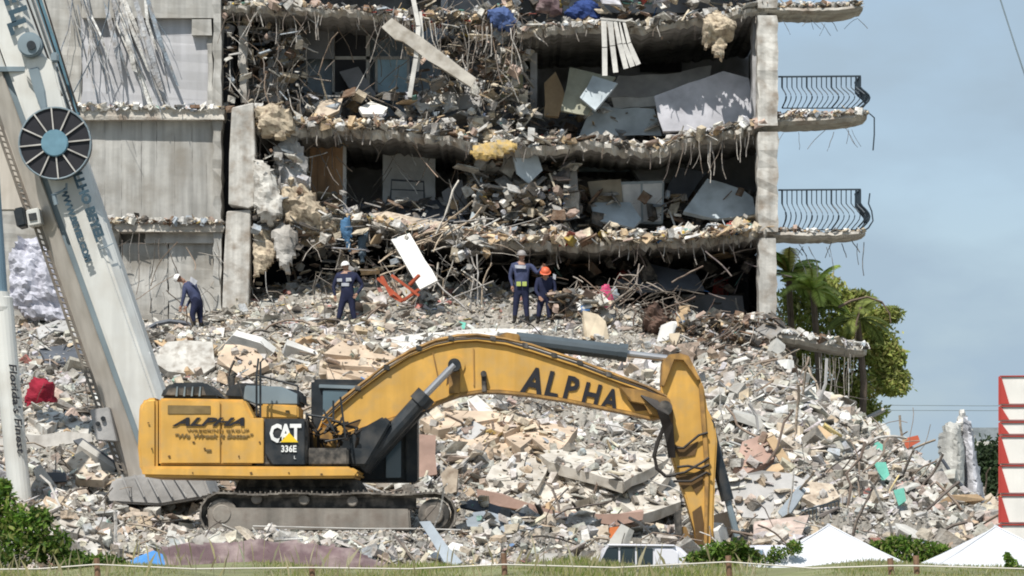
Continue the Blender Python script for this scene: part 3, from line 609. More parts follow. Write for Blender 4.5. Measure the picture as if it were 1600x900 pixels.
tangle(350, -10, 475, 150, 87.9, 89.8, 120); tangle(475, 20, 700, 150, 88.2, 90.2, 45); tangle(690, -10, 830, 130, 88.0, 89.6, 90); tangle(100, -60, 215, 20, 87.3, 88.15, 26, (50, 200), (.006, .02), ((.5, .5, .5), (.14, .18, .22), (.6, .58, .56), (.3, .32, .35)), 2.2, (.6, 0, -1.7))
tangle(395, 190, 540, 330, 88.0, 89.8, 40); tangle(540, 215, 800, 330, 88.5, 90.6, 34); tangle(470, 350, 700, 440, 87.2, 89.4, 50, (25, 90), (.006, .016), ((.3, .27, .24), (.18, .15, .13), (.42, .38, .34))); tangle(700, 385, 1190, 470, 87.4, 90.5, 34, (20, 80), (.01, .025), ((.2, .18, .16), (.35, .3, .27), (.12, .1, .1)), .3)
tangle(180, 350, 345, 470, 87.6, 88.1, 26, (30, 100), (.006, .018)); tangle(640, 340, 780, 440, 86.6, 88, 50, (30, 110), (.008, .03), ((.6, .56, .5), (.5, .4, .3), (.4, .38, .36)), .35)
tangle(985, 440, 1065, 500, 85.2, 86.6, 45, (20, 60), (.008, .025), ((.14, .1, .08), (.07, .06, .05), (.3, .26, .22)), .3); tangle(1050, 485, 1215, 560, 84.6, 87.2, 60, (20, 60), (.006, .02), ((.24, .18, .15), (.16, .11, .09), (.45, .38, .32)), .3); tangle(880, 430, 1000, 480, 85.6, 87, 50, (20, 60), (.006, .02), ((.22, .15, .11), (.4, .35, .3)), .3)
mb.build('hanging_tangle', MT['rubble'], bld, kind='stuff')
# scrap filling the rooms (furniture splinters, boards, cloth)
def room_fill(x0, x1, y0, y1, Ya, Yb, n, smax, W, name='room_debris'):
    px = rng.uniform(x0, x1, n); Y = rng.uniform(Ya, Yb, n); u = rng.random(n) ** .8; py = y1 - (y1 - y0) * u; size = .05 + smax * .9 * rng.random(n) ** 2.2
    kind = rng.choice(4, n, p=(.22, .42, .32, .04)); idx = rng.choice(len(PAL), n, p=W / W.sum()); c = np.clip(PAL[idx] * (.9 + rng.normal(0, .15, (n, 1))), .015, .8)
    V, T, C = scatter(Pn(px, py, Y), np.where(kind == 2, size * .6, size), c, kind); np_mesh(name, V, T, C, MT['rubble'], bld, kind='stuff')
WDIM = np.array([10, 13, 5, 9, 5, 5, 16, 8, 8, 14, .4, .5, .3, .3, 4.]); WMID = np.array([14, 12, 9, 14, 8, 8, 12, 10, 4, 8, .4, .5, .3, .3, 3.])
room_fill(385, 480, 40, 195, 89, 91.5, 260, .5, WDIM); room_fill(350, 470, -10, 190, 88.0, 88.9, 150, .26, WMID); room_fill(735, 826, 40, 225, 88.2, 89.2, 170, .34, WMID); room_fill(690, 826, 110, 225, 88.0, 89, 110, .3, WMID); room_fill(640, 700, 80, 200, 88.2, 89.2, 70, .3, WMID); room_fill(740, 900, 290, 376, 88, 88.9, 240, .34, WMID); room_fill(540, 760, 352, 430, 86.8, 88.2, 200, .3, WMID); room_fill(480, 700, 145, 200, 88.8, 90.8, 170, .45, WDIM); room_fill(690, 830, 20, 200, 88.6, 91, 260, .5, WDIM); room_fill(830, 1180, 165, 215, 90, 93, 200, .4, WDIM)
room_fill(730, 900, 250, 372, 88.8, 91, 380, .45, WDIM); room_fill(560, 730, 315, 352, 88.8, 91, 160, .35, WDIM); room_fill(900, 1190, 300, 372, 89.5, 92, 260, .5, WDIM); room_fill(700, 1190, 400, 500, 89.5, 93, 260, .5, np.array([.5, 1, .3, .5, .3, 1, 60, 6, 1, 3, .3, .3, .1, .1, .3]))  # last fill's near-black palette paints the darkness of the ground floor opening
room_fill(395, 560, 300, 470, 88.6, 90, 240, .4, WDIM); room_fill(1040, 1215, 490, 560, 84.8, 87, 420, .3, WBRN); room_fill(860, 940, 455, 500, 85.6, 86.8, 200, .3, WBRN); room_fill(398, 474, 235, 400, 87.35, 88.1, 130, .32, WDIM); room_fill(474, 540, 320, 400, 87.35, 88.1, 90, .3, np.array([10, 8, 4, 14, 8, 8, 12, 10, 2, 8, .3, .3, .2, .1, 1.])); room_fill(800, 1200, -30, 36, 88.5, 91, 260, .4, WCLR)
# ---- pieces lying, leaning or hanging in the building: things of their own
def ppl(name, pts, Y, mat, label, cat, **k): return plate(name, pts, Y, mat, label, cat, **k)
g_ = PM
g_('stained_grey', (.52, .50, .46), dirt=(.2, .17, .14), dirt_amt=.5, dscale=5); g_('worn_slab', (.56, .52, .46), dirt=(.3, .26, .21), dirt_amt=.55, dscale=3); g_('olive_board', (.33, .33, .26)); g_('lilac_board', (.48, .48, .52)); g_('pale_blue_board', (.46, .52, .56)); g_('yellow_board', (.50, .47, .30)); g_('stained_beige', (.52, .44, .35), dirt=(.2, .15, .11), dirt_amt=.5, dscale=5); g_('rag_beige', (.50, .42, .31), dirt=(.16, .12, .09), dirt_amt=.55, dscale=7); g_('dirty_white', (.66, .64, .60)); g_('peach_board', (.56, .44, .33)); g_('weathered_grey', (.42, .41, .40)); g_('red_paint', (.45, .10, .05)); g_('tan_board', (.50, .36, .22)); g_('dark_metal', (.10, .11, .13), rough=.6); g_('grey_metal', (.30, .34, .38), rough=.6); g_('orange_plastic', (.60, .18, .06)); g_('bright_blue', (.06, .14, .25)); g_('pink', (.65, .08, .2)); g_('green_plastic', (.15, .45, .36)); g_('brick_edge', (.40, .27, .22)); g_('yellow_tarp', (.50, .35, .13), dirt=(.3, .26, .2), dirt_amt=.6, dscale=6)
ppl('tilted_board', [(876, 172), (890, 105), (962, 120), (918, 180)], 89.4, MT['olive_board'], 'olive board with a hole leaning in the room under the top floor', 'board', tilt=15, yaw=-8)
ppl('tilted_board', [(906, 152), (926, 118), (965, 130), (930, 172)], 89.0, MT['pale_blue_board'], 'small pale grey board leaning on the olive board', 'board', tilt=20)
ppl('fallen_slab', [(950, 152), (966, 118), (1040, 116), (1112, 102), (1108, 130), (1020, 150)], 91, MT['weathered_grey'], 'grey slab lying back behind the large lilac panel', 'slab', tilt=30, t=.2)
ppl('fallen_slab', [(955, 152), (1060, 148), (1068, 160), (960, 172)], 90.7, MT['dirty_white'], 'layered broken slab below the grey slab in the upper room', 'slab', tilt=20, t=.15)
ppl('wall_board', [(905, 212), (925, 165), (1022, 170), (1034, 212)], 90.2, MT['pale_blue_board'], 'blue grey board standing behind the floor rubble of the upper room', 'board', tilt=8)
ppl('wall_panel', [(1022, 150), (1075, 130), (1130, 111), (1170, 122), (1180, 182), (1110, 200), (1036, 205)], 89.35, MT['lilac_board'], 'large lilac grey panel leaning beside the right column, upper room', 'panel', tilt=14, t=.12)
ppl('wall_board', [(780, 76), (815, 74), (818, 150), (784, 160)], 90.6, MT['yellow_board'], 'yellowish board standing upright in the upper middle room', 'board', tilt=4)
ppl('loose_board', [(800, 232), (836, 224), (848, 266), (826, 287), (808, 272)], 88.4, MT['pale_blue_board'], 'blue grey panel hanging under the sagging third floor edge', 'panel', tilt=-8, yaw=15)
ppl('torn_shard', [(733, 346), (752, 274), (756, 300), (746, 350)], 89, MT['pale_blue_board'], 'narrow pointed grey shard standing in the middle room', 'panel', tilt=8)
ppl('torn_shard', [(878, 346), (895, 246), (903, 290), (906, 340)], 89.4, MT['weathered_grey'], 'tall pointed grey shard beside the brown mattress', 'panel', tilt=8)
for pts, Y, m, lab, tl in (([(700, 150), (720, 118), (760, 126), (752, 166), (716, 172)], 89.5, 'weathered_grey', 'grey slab leaning in the upper middle bay below the diagonal beam', 25), ([(640, 148), (668, 138), (690, 160), (660, 176)], 89.2, 'dirty_white', 'off white board on the upper floor rubble under the white metal strip', 50),
  ([(560, 168), (580, 158), (606, 168), (598, 178), (566, 178)], 88.9, 'white', 'clean white flat board lying on the upper floor rubble', 55), ([(482, 186), (500, 158), (536, 152), (530, 172), (500, 186)], 88.8, 'stained_beige', 'cream board tipped up on the upper floor edge near the pipe', 45),
  ([(775, 300), (800, 268), (832, 296), (822, 340), (786, 346)], 89.8, 'weathered_grey', 'grey slab piece leaning under the hanging blue grey panel', 18), ([(852, 270), (884, 262), (900, 300), (866, 318)], 90.4, 'olive_board', 'olive brown board in the middle room left of the mattress', 15),
  ([(690, 300), (722, 280), (734, 330), (704, 346)], 90, 'dim_panel', 'dim grey panel leaning right of the light wall', 15), ([(985, 258), (1046, 246), (1078, 262), (1060, 280), (1000, 282)], 92, 'weathered_grey', 'grey ceiling piece drooping above the pale cabinet', 55),
  ([(850, 130), (868, 112), (884, 150), (872, 182), (850, 180)], 90.2, 'tan_board', 'brown board leaning left of the olive board', 15), ([(404, 110), (424, 88), (446, 120), (436, 160), (408, 158)], 89.6, 'weathered_grey', 'grey slab leaning in the dark upper left bay', 15), ([(530, 112), (560, 104), (590, 150), (560, 158)], 90.3, 'dim_panel', 'dark grey sheet leaning against the window frame', 20)):
    ppl('leaning_slab', pts, Y, MT[m], lab, 'slab', tilt=tl, t=.12)
mb = MB(); mb.prism([(968, 284), (1038, 282), (1036, 350), (975, 348)], 90.2, 91.1); o = bevel(mb.build('white_cabinet', MT['pale_blue_board']), .03)
for q in ([(971, 288), (1001, 287), (1002, 346), (977, 346)], [(1004, 287), (1035, 286), (1033, 346), (1005, 346)]): mb = MB(); mb.prism(q, 90.16, 90.2); bevel(mb.build('cabinet_door', MT['pale_wall'], o), .01, 1)
tag(o, 'pale blue grey cabinet fallen in the middle storey room', 'cabinet')
ppl('mattress', [(918, 284), (970, 280), (973, 316), (926, 318)], 90.0, MT['tan_wall'], 'brown stained mattress stood on edge in the middle storey room', 'mattress', tilt=6, t=.3)
ppl('fallen_slab', [(922, 316), (985, 316), (1002, 342), (990, 356), (930, 344)], 89.6, MT['pale_blue_board'], 'pale slab tipped below the brown mattress', 'slab', tilt=38)
ppl('fallen_slab', [(1068, 330), (1105, 279), (1160, 296), (1176, 308), (1182, 334), (1120, 342)], 89.7, MT['pale_blue_board'], 'pale five sided slab leaning next to the right column, middle room', 'slab', tilt=25, t=.15)
ppl('dark_board', [(1040, 300), (1060, 262), (1105, 270), (1075, 310)], 91, MT['dark_metal'], 'dark board leaning behind the pale five sided slab', 'board', tilt=15)
ppl('dark_board', [(560, 318), (700, 312), (730, 345), (590, 352)], 89.6, MT['dark_metal'], 'dark collapsed bed base in front of the light wall', 'bed base', tilt=55)
mb = MB(); mb.tube([P(610, 312, 90.6), P(612, 281, 90.6), P(662, 284, 90.6), P(663, 313, 90.6)], .035, 5); mb.tube([P(612, 296, 90.6), P(662, 298, 90.6)], .02, 5); tag(mb.build('bed_frame', MT['dark_metal']), 'thin dark tube bed frame standing against the light wall', 'bed frame')
ppl('broken_beam', [(596, 42), (612, 28), (680, 74), (744, 122), (736, 136), (668, 94)], 87.5, MT['worn_slab'], 'beige broken beam running diagonally down from the top floor', 'beam', tilt=-5, t=.35, rag=.03)
mb = MB(); strip(mb, [(645, -5), (654, 40), (650, 90), (640, 150)], 87.6, .13, t=.05); strip(mb, [(657, 18), (660, 60), (652, 110)], 87.7, .08, t=.04); tag(mb.build('hanging_gutter', MT['dirty_white']), 'white metal strip hanging across the diagonal beam', 'metal strip')
bl = empty('vertical_blind', P(968, 30, 87.7), 'white vertical blind with fanned slats hanging from the top slab', 'blind')
for (a, b, c, d) in ((943, 30, 945, 117), (953, 30, 962, 112), (962, 30, 978, 106), (968, 32, 988, 103), (973, 34, 997, 100)):
    mb = MB(); strip(mb, [(a, b), ((a*2+c)/3 + 1, (b+d)/2), (c, d)], 87.7, m_(8), t=.012); mb.build('slat', MT['dirty_white'], bl)
mb = MB(); mb.bar(P(938, 29, 87.7), P(980, 33, 87.7), .05, .05); mb.build('head_rail', MT['palebar'], bl)
lump('hanging_rags', [(1098, 30), (1120, 15), (1150, 35), (1146, 60), (1136, 62), (1128, 92), (1116, 88), (1112, 68), (1104, 76), (1098, 60)], 87.5, 'rag_beige', 'beige rags bunched and hanging at the top slab edge near the column', 'rags', depth=.2, step=3.5, rough=.2, fold=.08)
lump('cloth_pile', [(882, 22), (900, 2), (925, -2), (938, 12), (935, 34), (900, 33)], 88.6, PM('royal_cloth', (.03, .06, .2)), 'dark blue cloth heap on the top floor edge', 'cloth', depth=.25, step=4, rough=.12)
lump('cloth_pile', [(762, 18), (790, 8), (806, 30), (798, 48), (770, 40)], 88.2, PM('blue_cloth', (.07, .11, .25)), 'blue and grey cloth bundle hanging left of the top slab', 'cloth', depth=.22, step=4, rough=.12)
lump('cloth_pile', [(838, 18), (842, -6), (872, -6), (878, 22)], 88.6, 'maroon', 'maroon cloth on the top floor beside the dark blue heap', 'cloth', depth=.2, step=4, rough=.1)
lump('torn_insulation', [(735, 238), (742, 225), (790, 218), (812, 222), (800, 236), (770, 248), (745, 246)], 87.6, 'yellow_tarp', 'orange yellow insulation hanging from the sagging third floor edge', 'insulation', depth=.12, step=4, rough=.1)
lump('blue_cloth', [(532, 345), (546, 338), (550, 360), (545, 395), (538, 372), (533, 366)], 87.3, 'bright_blue', 'bright blue cloth hanging at the broken left end of the lower slab', 'cloth', depth=.1, step=3, rough=.08)
lump('blue_cloth', [(560, 372), (575, 362), (572, 395), (566, 412), (560, 396)], 87.3, PM('teal_cloth', (.07, .10, .13)), 'dark teal cloth strip hanging right of the bright blue cloth', 'cloth', depth=.1, step=3, rough=.06)
lump('hanging_concrete', [(398, 250), (412, 250), (428, 270), (440, 305), (442, 335), (425, 350), (408, 345), (397, 320)], 87.5, MT['stained_grey'], 'whitish rounded sheet hanging right of the broken column', 'concrete', depth=.3, step=5, rough=.1)
lump('hanging_concrete', [(430, 230), (455, 205), (475, 235), (485, 290), (470, 310), (440, 300), (428, 265)], 88.2, 'weathered_grey', 'grey crumpled sheet hanging between the whitish sheet and the brown door', 'concrete', depth=.25, step=5, rough=.14)
lump('hanging_concrete', [(436, 296), (480, 288), (500, 320), (530, 345), (522, 368), (480, 362), (450, 352), (440, 330)], 87.7, 'rag_beige', 'beige torn plaster mass at the left end of the lower slab', 'concrete', depth=.3, step=5, rough=.18)
lump('hanging_concrete', [(424, 360), (440, 348), (465, 362), (462, 390), (450, 428), (440, 420), (430, 392)], 87.4, 'concrete', 'grey cone shaped concrete piece hanging below the beige plaster mass', 'concrete', depth=.25, step=4, rough=.08)
lump('hanging_concrete', [(396, 352), (424, 354), (432, 400), (412, 425), (396, 430)], 87.7, 'rag_beige', 'brownish torn sheet hanging beside the lower column', 'concrete', depth=.15, step=4, rough=.1)
lump('hanging_concrete', [(398, 170), (425, 160), (455, 175), (462, 200), (440, 214), (405, 205)], 87.6, 'rag_beige', 'beige plaster lump on the third floor edge by the column', 'concrete', depth=.3, step=5, rough=.16)
ppl('white_door', [(611, 374), (640, 364), (684, 438), (656, 452)], 86.6, MT['white'], 'bright white door leaf leaning on the ground floor rubble', 'door', tilt=32, rag=.01, t=.06)
ppl('concrete_slab', [(560, 336), (605, 330), (648, 340), (700, 348), (690, 356), (640, 352), (600, 350), (562, 348)], 88.2, MT['stained_beige'], 'flat beige slab piece lying on the left end of the lower floor', 'slab', tilt=55, t=.12)
fr = MB()
for a, b in (((590, 435), (630, 470)), ((612, 430), (655, 462)), ((630, 470), (655, 452)), ((596, 432), (612, 462)), ((612, 462), (628, 471)), ((640, 445), (655, 430))): fr.bar(P(*a, 85.6), P(*b, 85.4), .09, .07)
tag(fr.build('steel_angle', MT['red_paint']), 'bent red steel frame in front of the white door leaf', 'frame')
lump('soft_toy', [(934, 470), (940, 446), (950, 444), (958, 462), (955, 480), (940, 482)], 86.6, 'pink', 'bright pink bundle caught in the dark debris right of the workers', 'bundle', depth=.12, step=3, rough=.05)
lump('soft_toy', [(950, 455), (962, 448), (968, 462), (958, 468)], 86.7, 'pale_blue_board', 'pale green bundle beside the bright pink one', 'bundle', depth=.1, step=3, rough=.05)
lump('root_ball', [(1004, 505), (1010, 482), (1026, 474), (1044, 486), (1046, 520), (1020, 526)], 85.8, PM('dark_tangle', (.13, .08, .06)), 'dark brown knotted lump at the foot of the ground floor opening', 'debris', depth=.4, step=4, rough=.22)
lump('torn_board', [(1052, 520), (1060, 480), (1078, 478), (1072, 505), (1062, 535)], 85.4, 'tan_board', 'upright tan torn board right of the dark knotted lump', 'board', depth=.1, step=4, rough=.08)
ppl('dark_board', [(960, 440), (1010, 410), (1090, 430), (1100, 450), (1000, 455)], 89.6, MT['dark_metal'], 'dark curved sheet lying inside the ground floor opening', 'sheet', tilt=50)
ppl('dark_board', [(1066, 460), (1160, 462), (1165, 500), (1070, 505)], 90.5, MT['dim_panel'], 'dim grey board at the back of the ground floor opening', 'board', tilt=5)
lump('crumpled_tarp', [(15, 400), (30, 370), (60, 372), (80, 405), (110, 480), (125, 505), (85, 502), (40, 492), (15, 470)], 86.8, PM('lilac_sheet', (.48, .48, .54), dirt_amt=.5, dscale=6), 'crumpled whitish lilac sheet left of the crane boom', 'tarp', depth=.25, step=4.5, rough=.2, fold=.06, tilt=15)
# ---------------------------------------------------------------- large pieces on the heap
def Yat(px, py, lo=54):
    for Y in np.arange(lo, 92, .25):
        if float(terrain_py(px, Y)[0]) <= py: return float(Y)
    return 90.
def cut(poly, p, d):
    L, Q = [], []; n = len(poly)
    def side(q): return (q[0] - p[0]) * d[1] - (q[1] - p[1]) * d[0]
    for i in range(n):
        a, b = poly[i], poly[(i + 1) % n]; sa, sb = side(a), side(b); (L if sa >= 0 else Q).append(a)
        if (sa >= 0) != (sb >= 0): t = sa / (sa - sb); m = (a[0] + (b[0] - a[0]) * t, a[1] + (b[1] - a[1]) * t); L.append(m); Q.append(m)
    return [x for x in (L, Q) if len(x) >= 3]
def parea(p): return abs(sum(p[i][0] * p[i-1][1] - p[i-1][0] * p[i][1] for i in range(len(p)))) / 2
def hp(name, pts, mat, label, cat, tilt=40, **k):
    if parea(pts) < 2600 or tilt < 44: return hp0(name, pts, mat, label, cat, tilt=tilt, **k)
    pieces = [list(pts)]
    for _ in range(3 if parea(pts) < 8000 else 9):
        pieces.sort(key=parea); big = pieces.pop(); cx, cy = sum(a for a, b in big) / len(big), sum(b for a, b in big) / len(big); an = random.uniform(0, math.pi)
        pieces += cut(big, (cx + random.uniform(-12, 12), cy + random.uniform(-4, 4)), (math.cos(an), math.sin(an) * .7))
    pieces = [p for p in pieces if parea(p) > 60]; cx = sum(p[0] for p in pts) / len(pts); cy = max(p[1] for p in pts); Yc = Yat(cx, cy)
    root = empty(name, P(cx, cy, Yc), label, cat)
    for p in pieces:
        mx_, my_ = sum(a for a, b in p) / len(p), sum(b for a, b in p) / len(p); dY = (cy - my_) * Yc / F * math.tan(R(tilt))
        plate('fragment', [(mx_ + (a - mx_) * .97, my_ + (b - my_) * .94) for a, b in p], min(Yc - .6 + dY * .55, Yat(mx_, my_) - .3) + random.uniform(-.1, .1), MT[mat], tilt=tilt + random.gauss(0, 5), yaw=random.gauss(0, 6), t=k.get('t', .18), rag=.025, seg=.5, parent=root, grit=True)
def hp0(name, pts, mat, label, cat, tilt=40, yaw=0, t=.18, rag=.05, dY=-.5, **k):
    cx = sum(p[0] for p in pts) / len(pts); cy = max(p[1] for p in pts); return plate(name, pts, Yat(cx, cy) + dY - (.9 if tilt > 60 else .2 if tilt > 50 else 0), MT[mat], label, cat, tilt=tilt, yaw=yaw, t=t, rag=rag, **k)
hp('tan_floor_slab', [(505, 552), (540, 528), (600, 546), (640, 572), (618, 596), (560, 602), (512, 596)], 'peach_board', 'peach tan slab above the excavator cab, largest of its heap', 'slab', tilt=62)
hp('board_pile', [(498, 585), (500, 562), (548, 556), (556, 590)], 'stained_beige', 'squarish beige board just left of the peach tan slab', 'board', tilt=45)
hp('tan_floor_slab', [(655, 655), (700, 640), (770, 642), (860, 660), (904, 668), (880, 700), (860, 712), (790, 712), (720, 694)], 'peach_board', 'broad tan floor slab under the excavator boom', 'slab', tilt=66, t=.25)
hp('concrete_slab', [(748, 768), (768, 728), (810, 705), (900, 700), (1040, 706), (1062, 745), (1065, 784), (1000, 806), (930, 812), (872, 806), (830, 790)], 'worn_slab', 'large sagging pale floor slab left of the excavator stick', 'slab', tilt=68, t=.22, rag=.04)
hp('slab_edge', [(745, 764), (832, 788), (872, 800), (935, 803), (1006, 799), (1004, 812), (935, 817), (868, 814), (826, 798), (746, 778)], 'brick_edge', 'brown broken front edge of the sagging pale slab', 'slab', tilt=5, t=.3, dY=-.9)
hp('slab_edge', [(1002, 792), (1062, 780), (1062, 792), (1010, 803)], 'brick_edge', 'short brown slab edge touching the excavator stick', 'slab', tilt=5, t=.3, dY=-.8)
hp('concrete_slab', [(588, 545), (600, 528), (660, 520), (760, 512), (850, 515), (800, 535), (720, 542), (640, 552)], 'dirty_white', 'long whitish slab just above the excavator boom bend', 'slab', tilt=72)
hp('concrete_slab', [(650, 678), (681, 680), (683, 741), (652, 746)], 'brick_edge', 'upright pinkish block right of the excavator tool boxes', 'block', tilt=10, t=.3)
hp('concrete_block', [(688, 742), (700, 728), (716, 734), (713, 768), (697, 774)], 'stained_beige', 'pale egg shaped block above the track idler', 'block', tilt=10, t=.35)
hp('grey_board', [(730, 625), (745, 617), (775, 645), (760, 662), (735, 650)], 'dirty_white', 'white board tipped under the boom lettering', 'board', tilt=35)
hp('grey_board', [(700, 668), (735, 655), (760, 668), (735, 690)], 'weathered_grey', 'grey board between the white board and the boom cylinder', 'board', tilt=45)
hp('tan_block', [(1262, 684), (1280, 664), (1316, 690), (1300, 706), (1284, 700)], 'tan_board', 'tan rectangular block on the right crest of the heap', 'block', tilt=35, t=.3)
hp('concrete_slab', [(1160, 690), (1200, 676), (1218, 690), (1210, 716), (1165, 740), (1148, 728)], 'brick_edge', 'reddish brown slab right of the bucket cylinder', 'slab', tilt=40)
hp('long_beam', [(1150, 712), (1195, 672), (1202, 682), (1158, 726)], 'weathered_grey', 'grey beam lying above the reddish brown slab', 'beam', tilt=15, t=.25)
hp('tan_board', [(1198, 686), (1210, 680), (1236, 722), (1222, 728)], 'tan_board', 'narrow tan board slanting right of the grey beam', 'board', tilt=20, t=.05)
hp('metal_sheet', [(1136, 745), (1195, 740), (1262, 752), (1238, 782), (1222, 812), (1160, 808)], 'weathered_grey', 'crumpled grey metal sheet right of the bucket cylinder', 'metal sheet', tilt=40, t=.03, rag=.08)
hp('metal_sheet', [(1215, 800), (1252, 758), (1260, 766), (1228, 812)], 'grey_metal', 'blue grey bent metal strip on the crumpled sheet', 'metal sheet', tilt=20, t=.03)
hp('concrete_slab', [(1250, 775), (1262, 752), (1300, 756), (1312, 776), (1280, 792)], 'stained_beige', 'beige plate right of the crumpled metal sheet', 'slab', tilt=55)
hp('concrete_block', [(1114, 805), (1140, 798), (1146, 832), (1122, 846), (1112, 838)], 'peach_board', 'peach block with brown underside beside the stick foot', 'block', tilt=20, t=.35)
hp('white_block', [(1466, 790), (1475, 778), (1505, 779), (1505, 795), (1470, 799)], 'white', 'clean white block in front of the draped piers', 'block', tilt=20, t=.4, rag=.02)
hp('pale_block', [(1535, 778), (1548, 770), (1560, 785), (1556, 800), (1540, 798)], 'stained_beige', 'beige block between the draped piers and the red and white stack', 'block', tilt=20, t=.4)
hp('concrete_slab', [(-10, 688), (60, 680), (142, 678), (145, 690), (60, 702), (-10, 706)], 'concrete', 'long flat slab lying across behind the lettered white tube', 'slab', tilt=25, t=.4)
hp('concrete_slab', [(40, 650), (85, 640), (140, 664), (138, 682), (40, 686)], 'column', 'pale slab under the dark red cloth', 'slab', tilt=65, t=.2)
hp('concrete_slab', [(92, 812), (110, 806), (186, 858), (188, 872), (165, 880), (96, 832)], 'column', 'long pale fallen pillar at the lower left with a shaded side', 'pillar', tilt=50, t=.5, dY=-1)
hp('slab_leaning', [(232, 560), (262, 534), (332, 534), (336, 572), (312, 588), (262, 580)], 'stained_grey', 'whitish leaning plate right of the crane boom above the engine cover', 'slab', tilt=35)
hp('slab_leaning', [(240, 532), (300, 528), (340, 540), (330, 548), (262, 546)], 'tan_board', 'tan plank edge above the whitish leaning plate', 'plank', tilt=50, t=.06)
hp('slab_leaning', [(340, 560), (352, 538), (400, 545), (420, 570), (380, 590)], 'peach_board', 'peach broken board above the engine cover', 'board', tilt=50)
hp('dark_sheet', [(58, 512), (90, 500), (118, 502), (128, 530), (110, 520), (85, 515), (62, 530)], 'weathered_grey', 'grey bent canopy sheet under the lilac tarp', 'metal sheet', tilt=60, t=.05)
hp('dark_sheet', [(60, 545), (122, 535), (134, 560), (70, 570)], 'dark_metal', 'dark bluish panel lying below the grey canopy sheet', 'panel', tilt=60, t=.1)
mb = MB(); Yr = Yat(270, 512) - .6
mb.tube([P(a, b, Yr) for a, b in ((228, 516), (245, 506), (265, 502), (290, 505), (318, 518), (340, 524), (362, 520))], .07, 5); tag(mb.build('bent_pipe', MT['dark_metal']), 'black arched pipe at the feet of the stooping worker', 'pipe')
hp('red_plastic', [(1376, 700), (1400, 688), (1434, 680), (1438, 690), (1408, 706)], 'red_paint', 'red and pink plastic scrap on the right crest', 'scrap', tilt=20, t=.04, dY=-.2)
hp('green_plastic', [(1354, 695), (1372, 690), (1384, 698), (1376, 706), (1356, 704)], 'green_plastic', 'green plastic scrap left of the red one on the crest', 'scrap', tilt=25, t=.05, dY=-.2)
hp('green_plastic', [(1370, 722), (1384, 722), (1390, 742), (1382, 750), (1372, 738)], 'green_plastic', 'green rag below the right crest', 'scrap', tilt=20, t=.05, dY=-.3)
hp('green_plastic', [(1396, 766), (1412, 762), (1416, 782), (1404, 790)], 'green_plastic', 'teal green bag on the lower right slope', 'scrap', tilt=20, t=.12, dY=-.5)
hp('green_plastic', [(700, 512), (716, 502), (728, 504), (726, 514)], 'green_plastic', 'pale green rag above the excavator boom', 'scrap', tilt=30, t=.05)
hp('orange_scrap', [(950, 846), (953, 824), (972, 822), (975, 844), (962, 850)], 'orange_plastic', 'orange rusty tin in front of the sagging slab', 'tin', tilt=10, t=.2)
hp('pale_block', [(926, 845), (930, 824), (950, 820), (952, 842)], 'stained_beige', 'beige block left of the orange tin', 'block', tilt=20, t=.25)
hp('red_pipe', [(1560, 655), (1562, 655), (1562, 658), (1560, 658)], 'red_paint', 'tiny red scrap beside the stack', 'scrap', tilt=10, t=.03, rag=0) if False else None
for (pts, mat, lab, tl) in (([(718, 790), (735, 780), (850, 806), (846, 820), (800, 815)], 'dark_metal', 'dark crushed metal sheet right of the track idler', 45), ([(726, 802), (760, 798), (848, 822), (800, 836), (730, 822)], 'grey_metal', 'blue grey flattened sheet below the dark crushed one', 60),
                            ([(655, 815), (672, 814), (722, 878), (712, 884), (694, 878)], 'grey_metal', 'dented blue grey sheet metal leaning in front of the idler', 30)):
    hp('crushed_metal', pts, mat, lab, 'metal sheet', tilt=tl, t=.05, rag=.03, dY=-.8)
hp('dark_beam', [(114, 688), (128, 684), (200, 732), (198, 740), (186, 740)], 'dark_metal', 'dark steel beam slanting down to the crane tray', 'beam', tilt=15, t=.2, rag=.01)
hp('pale_board', [(100, 720), (128, 704), (168, 742), (160, 750), (118, 748)], 'stained_beige', 'pale board under the dark steel beam', 'board', tilt=60)
hp('dark_beam', [(66, 738), (102, 738), (104, 752), (68, 754)], 'dark_metal', 'short dark teal box left of the pale board', 'box', tilt=10, t=.3, rag=.01)
lump('red_cloth', [(38, 622), (50, 592), (70, 590), (82, 600), (86, 632), (66, 640), (42, 640)], Yat(60, 640) - .7, 'redcloth', 'dark red cloth bundle between the two crane tubes', 'cloth', depth=.25, step=3.5, rough=.1, fold=.05)
# draped piers on the right
dr = Yat(1505, 785) + .2
lump('draped_pier', [(1466, 796), (1468, 720), (1474, 672), (1482, 662), (1500, 660), (1506, 700), (1506, 796)], dr, PM('grey_drape', (.58, .57, .53), streak=.3), 'grey draped pier standing on the right slope, left of the pair', 'pier', depth=.4, step=5, rough=.03, fold=.06, tilt=2)
lump('draped_pier', [(1508, 796), (1506, 690), (1508, 652), (1516, 656), (1526, 715), (1542, 796)], dr + .3, PM('lilac_drape', (.60, .60, .64), streak=.3), 'lilac grey draped pier with a torn top, right of the pair', 'pier', depth=.4, step=5, rough=.04, fold=.07, tilt=2)
lump('torn_sheet', [(1494, 666), (1500, 642), (1506, 640), (1520, 668), (1524, 690), (1508, 680)], dr + .5, 'dirty_white', 'white torn plastic on top of the draped piers', 'plastic', depth=.12, step=3, rough=.12)
mb = MB(); mb.tube([P(a, b, dr - .6) for a, b in ((1472, 718), (1490, 745), (1515, 772), (1545, 792))], .04, 5); tag(mb.build('dark_pole', MT['dark_metal']), 'dark pole leaning across the draped piers', 'pole')
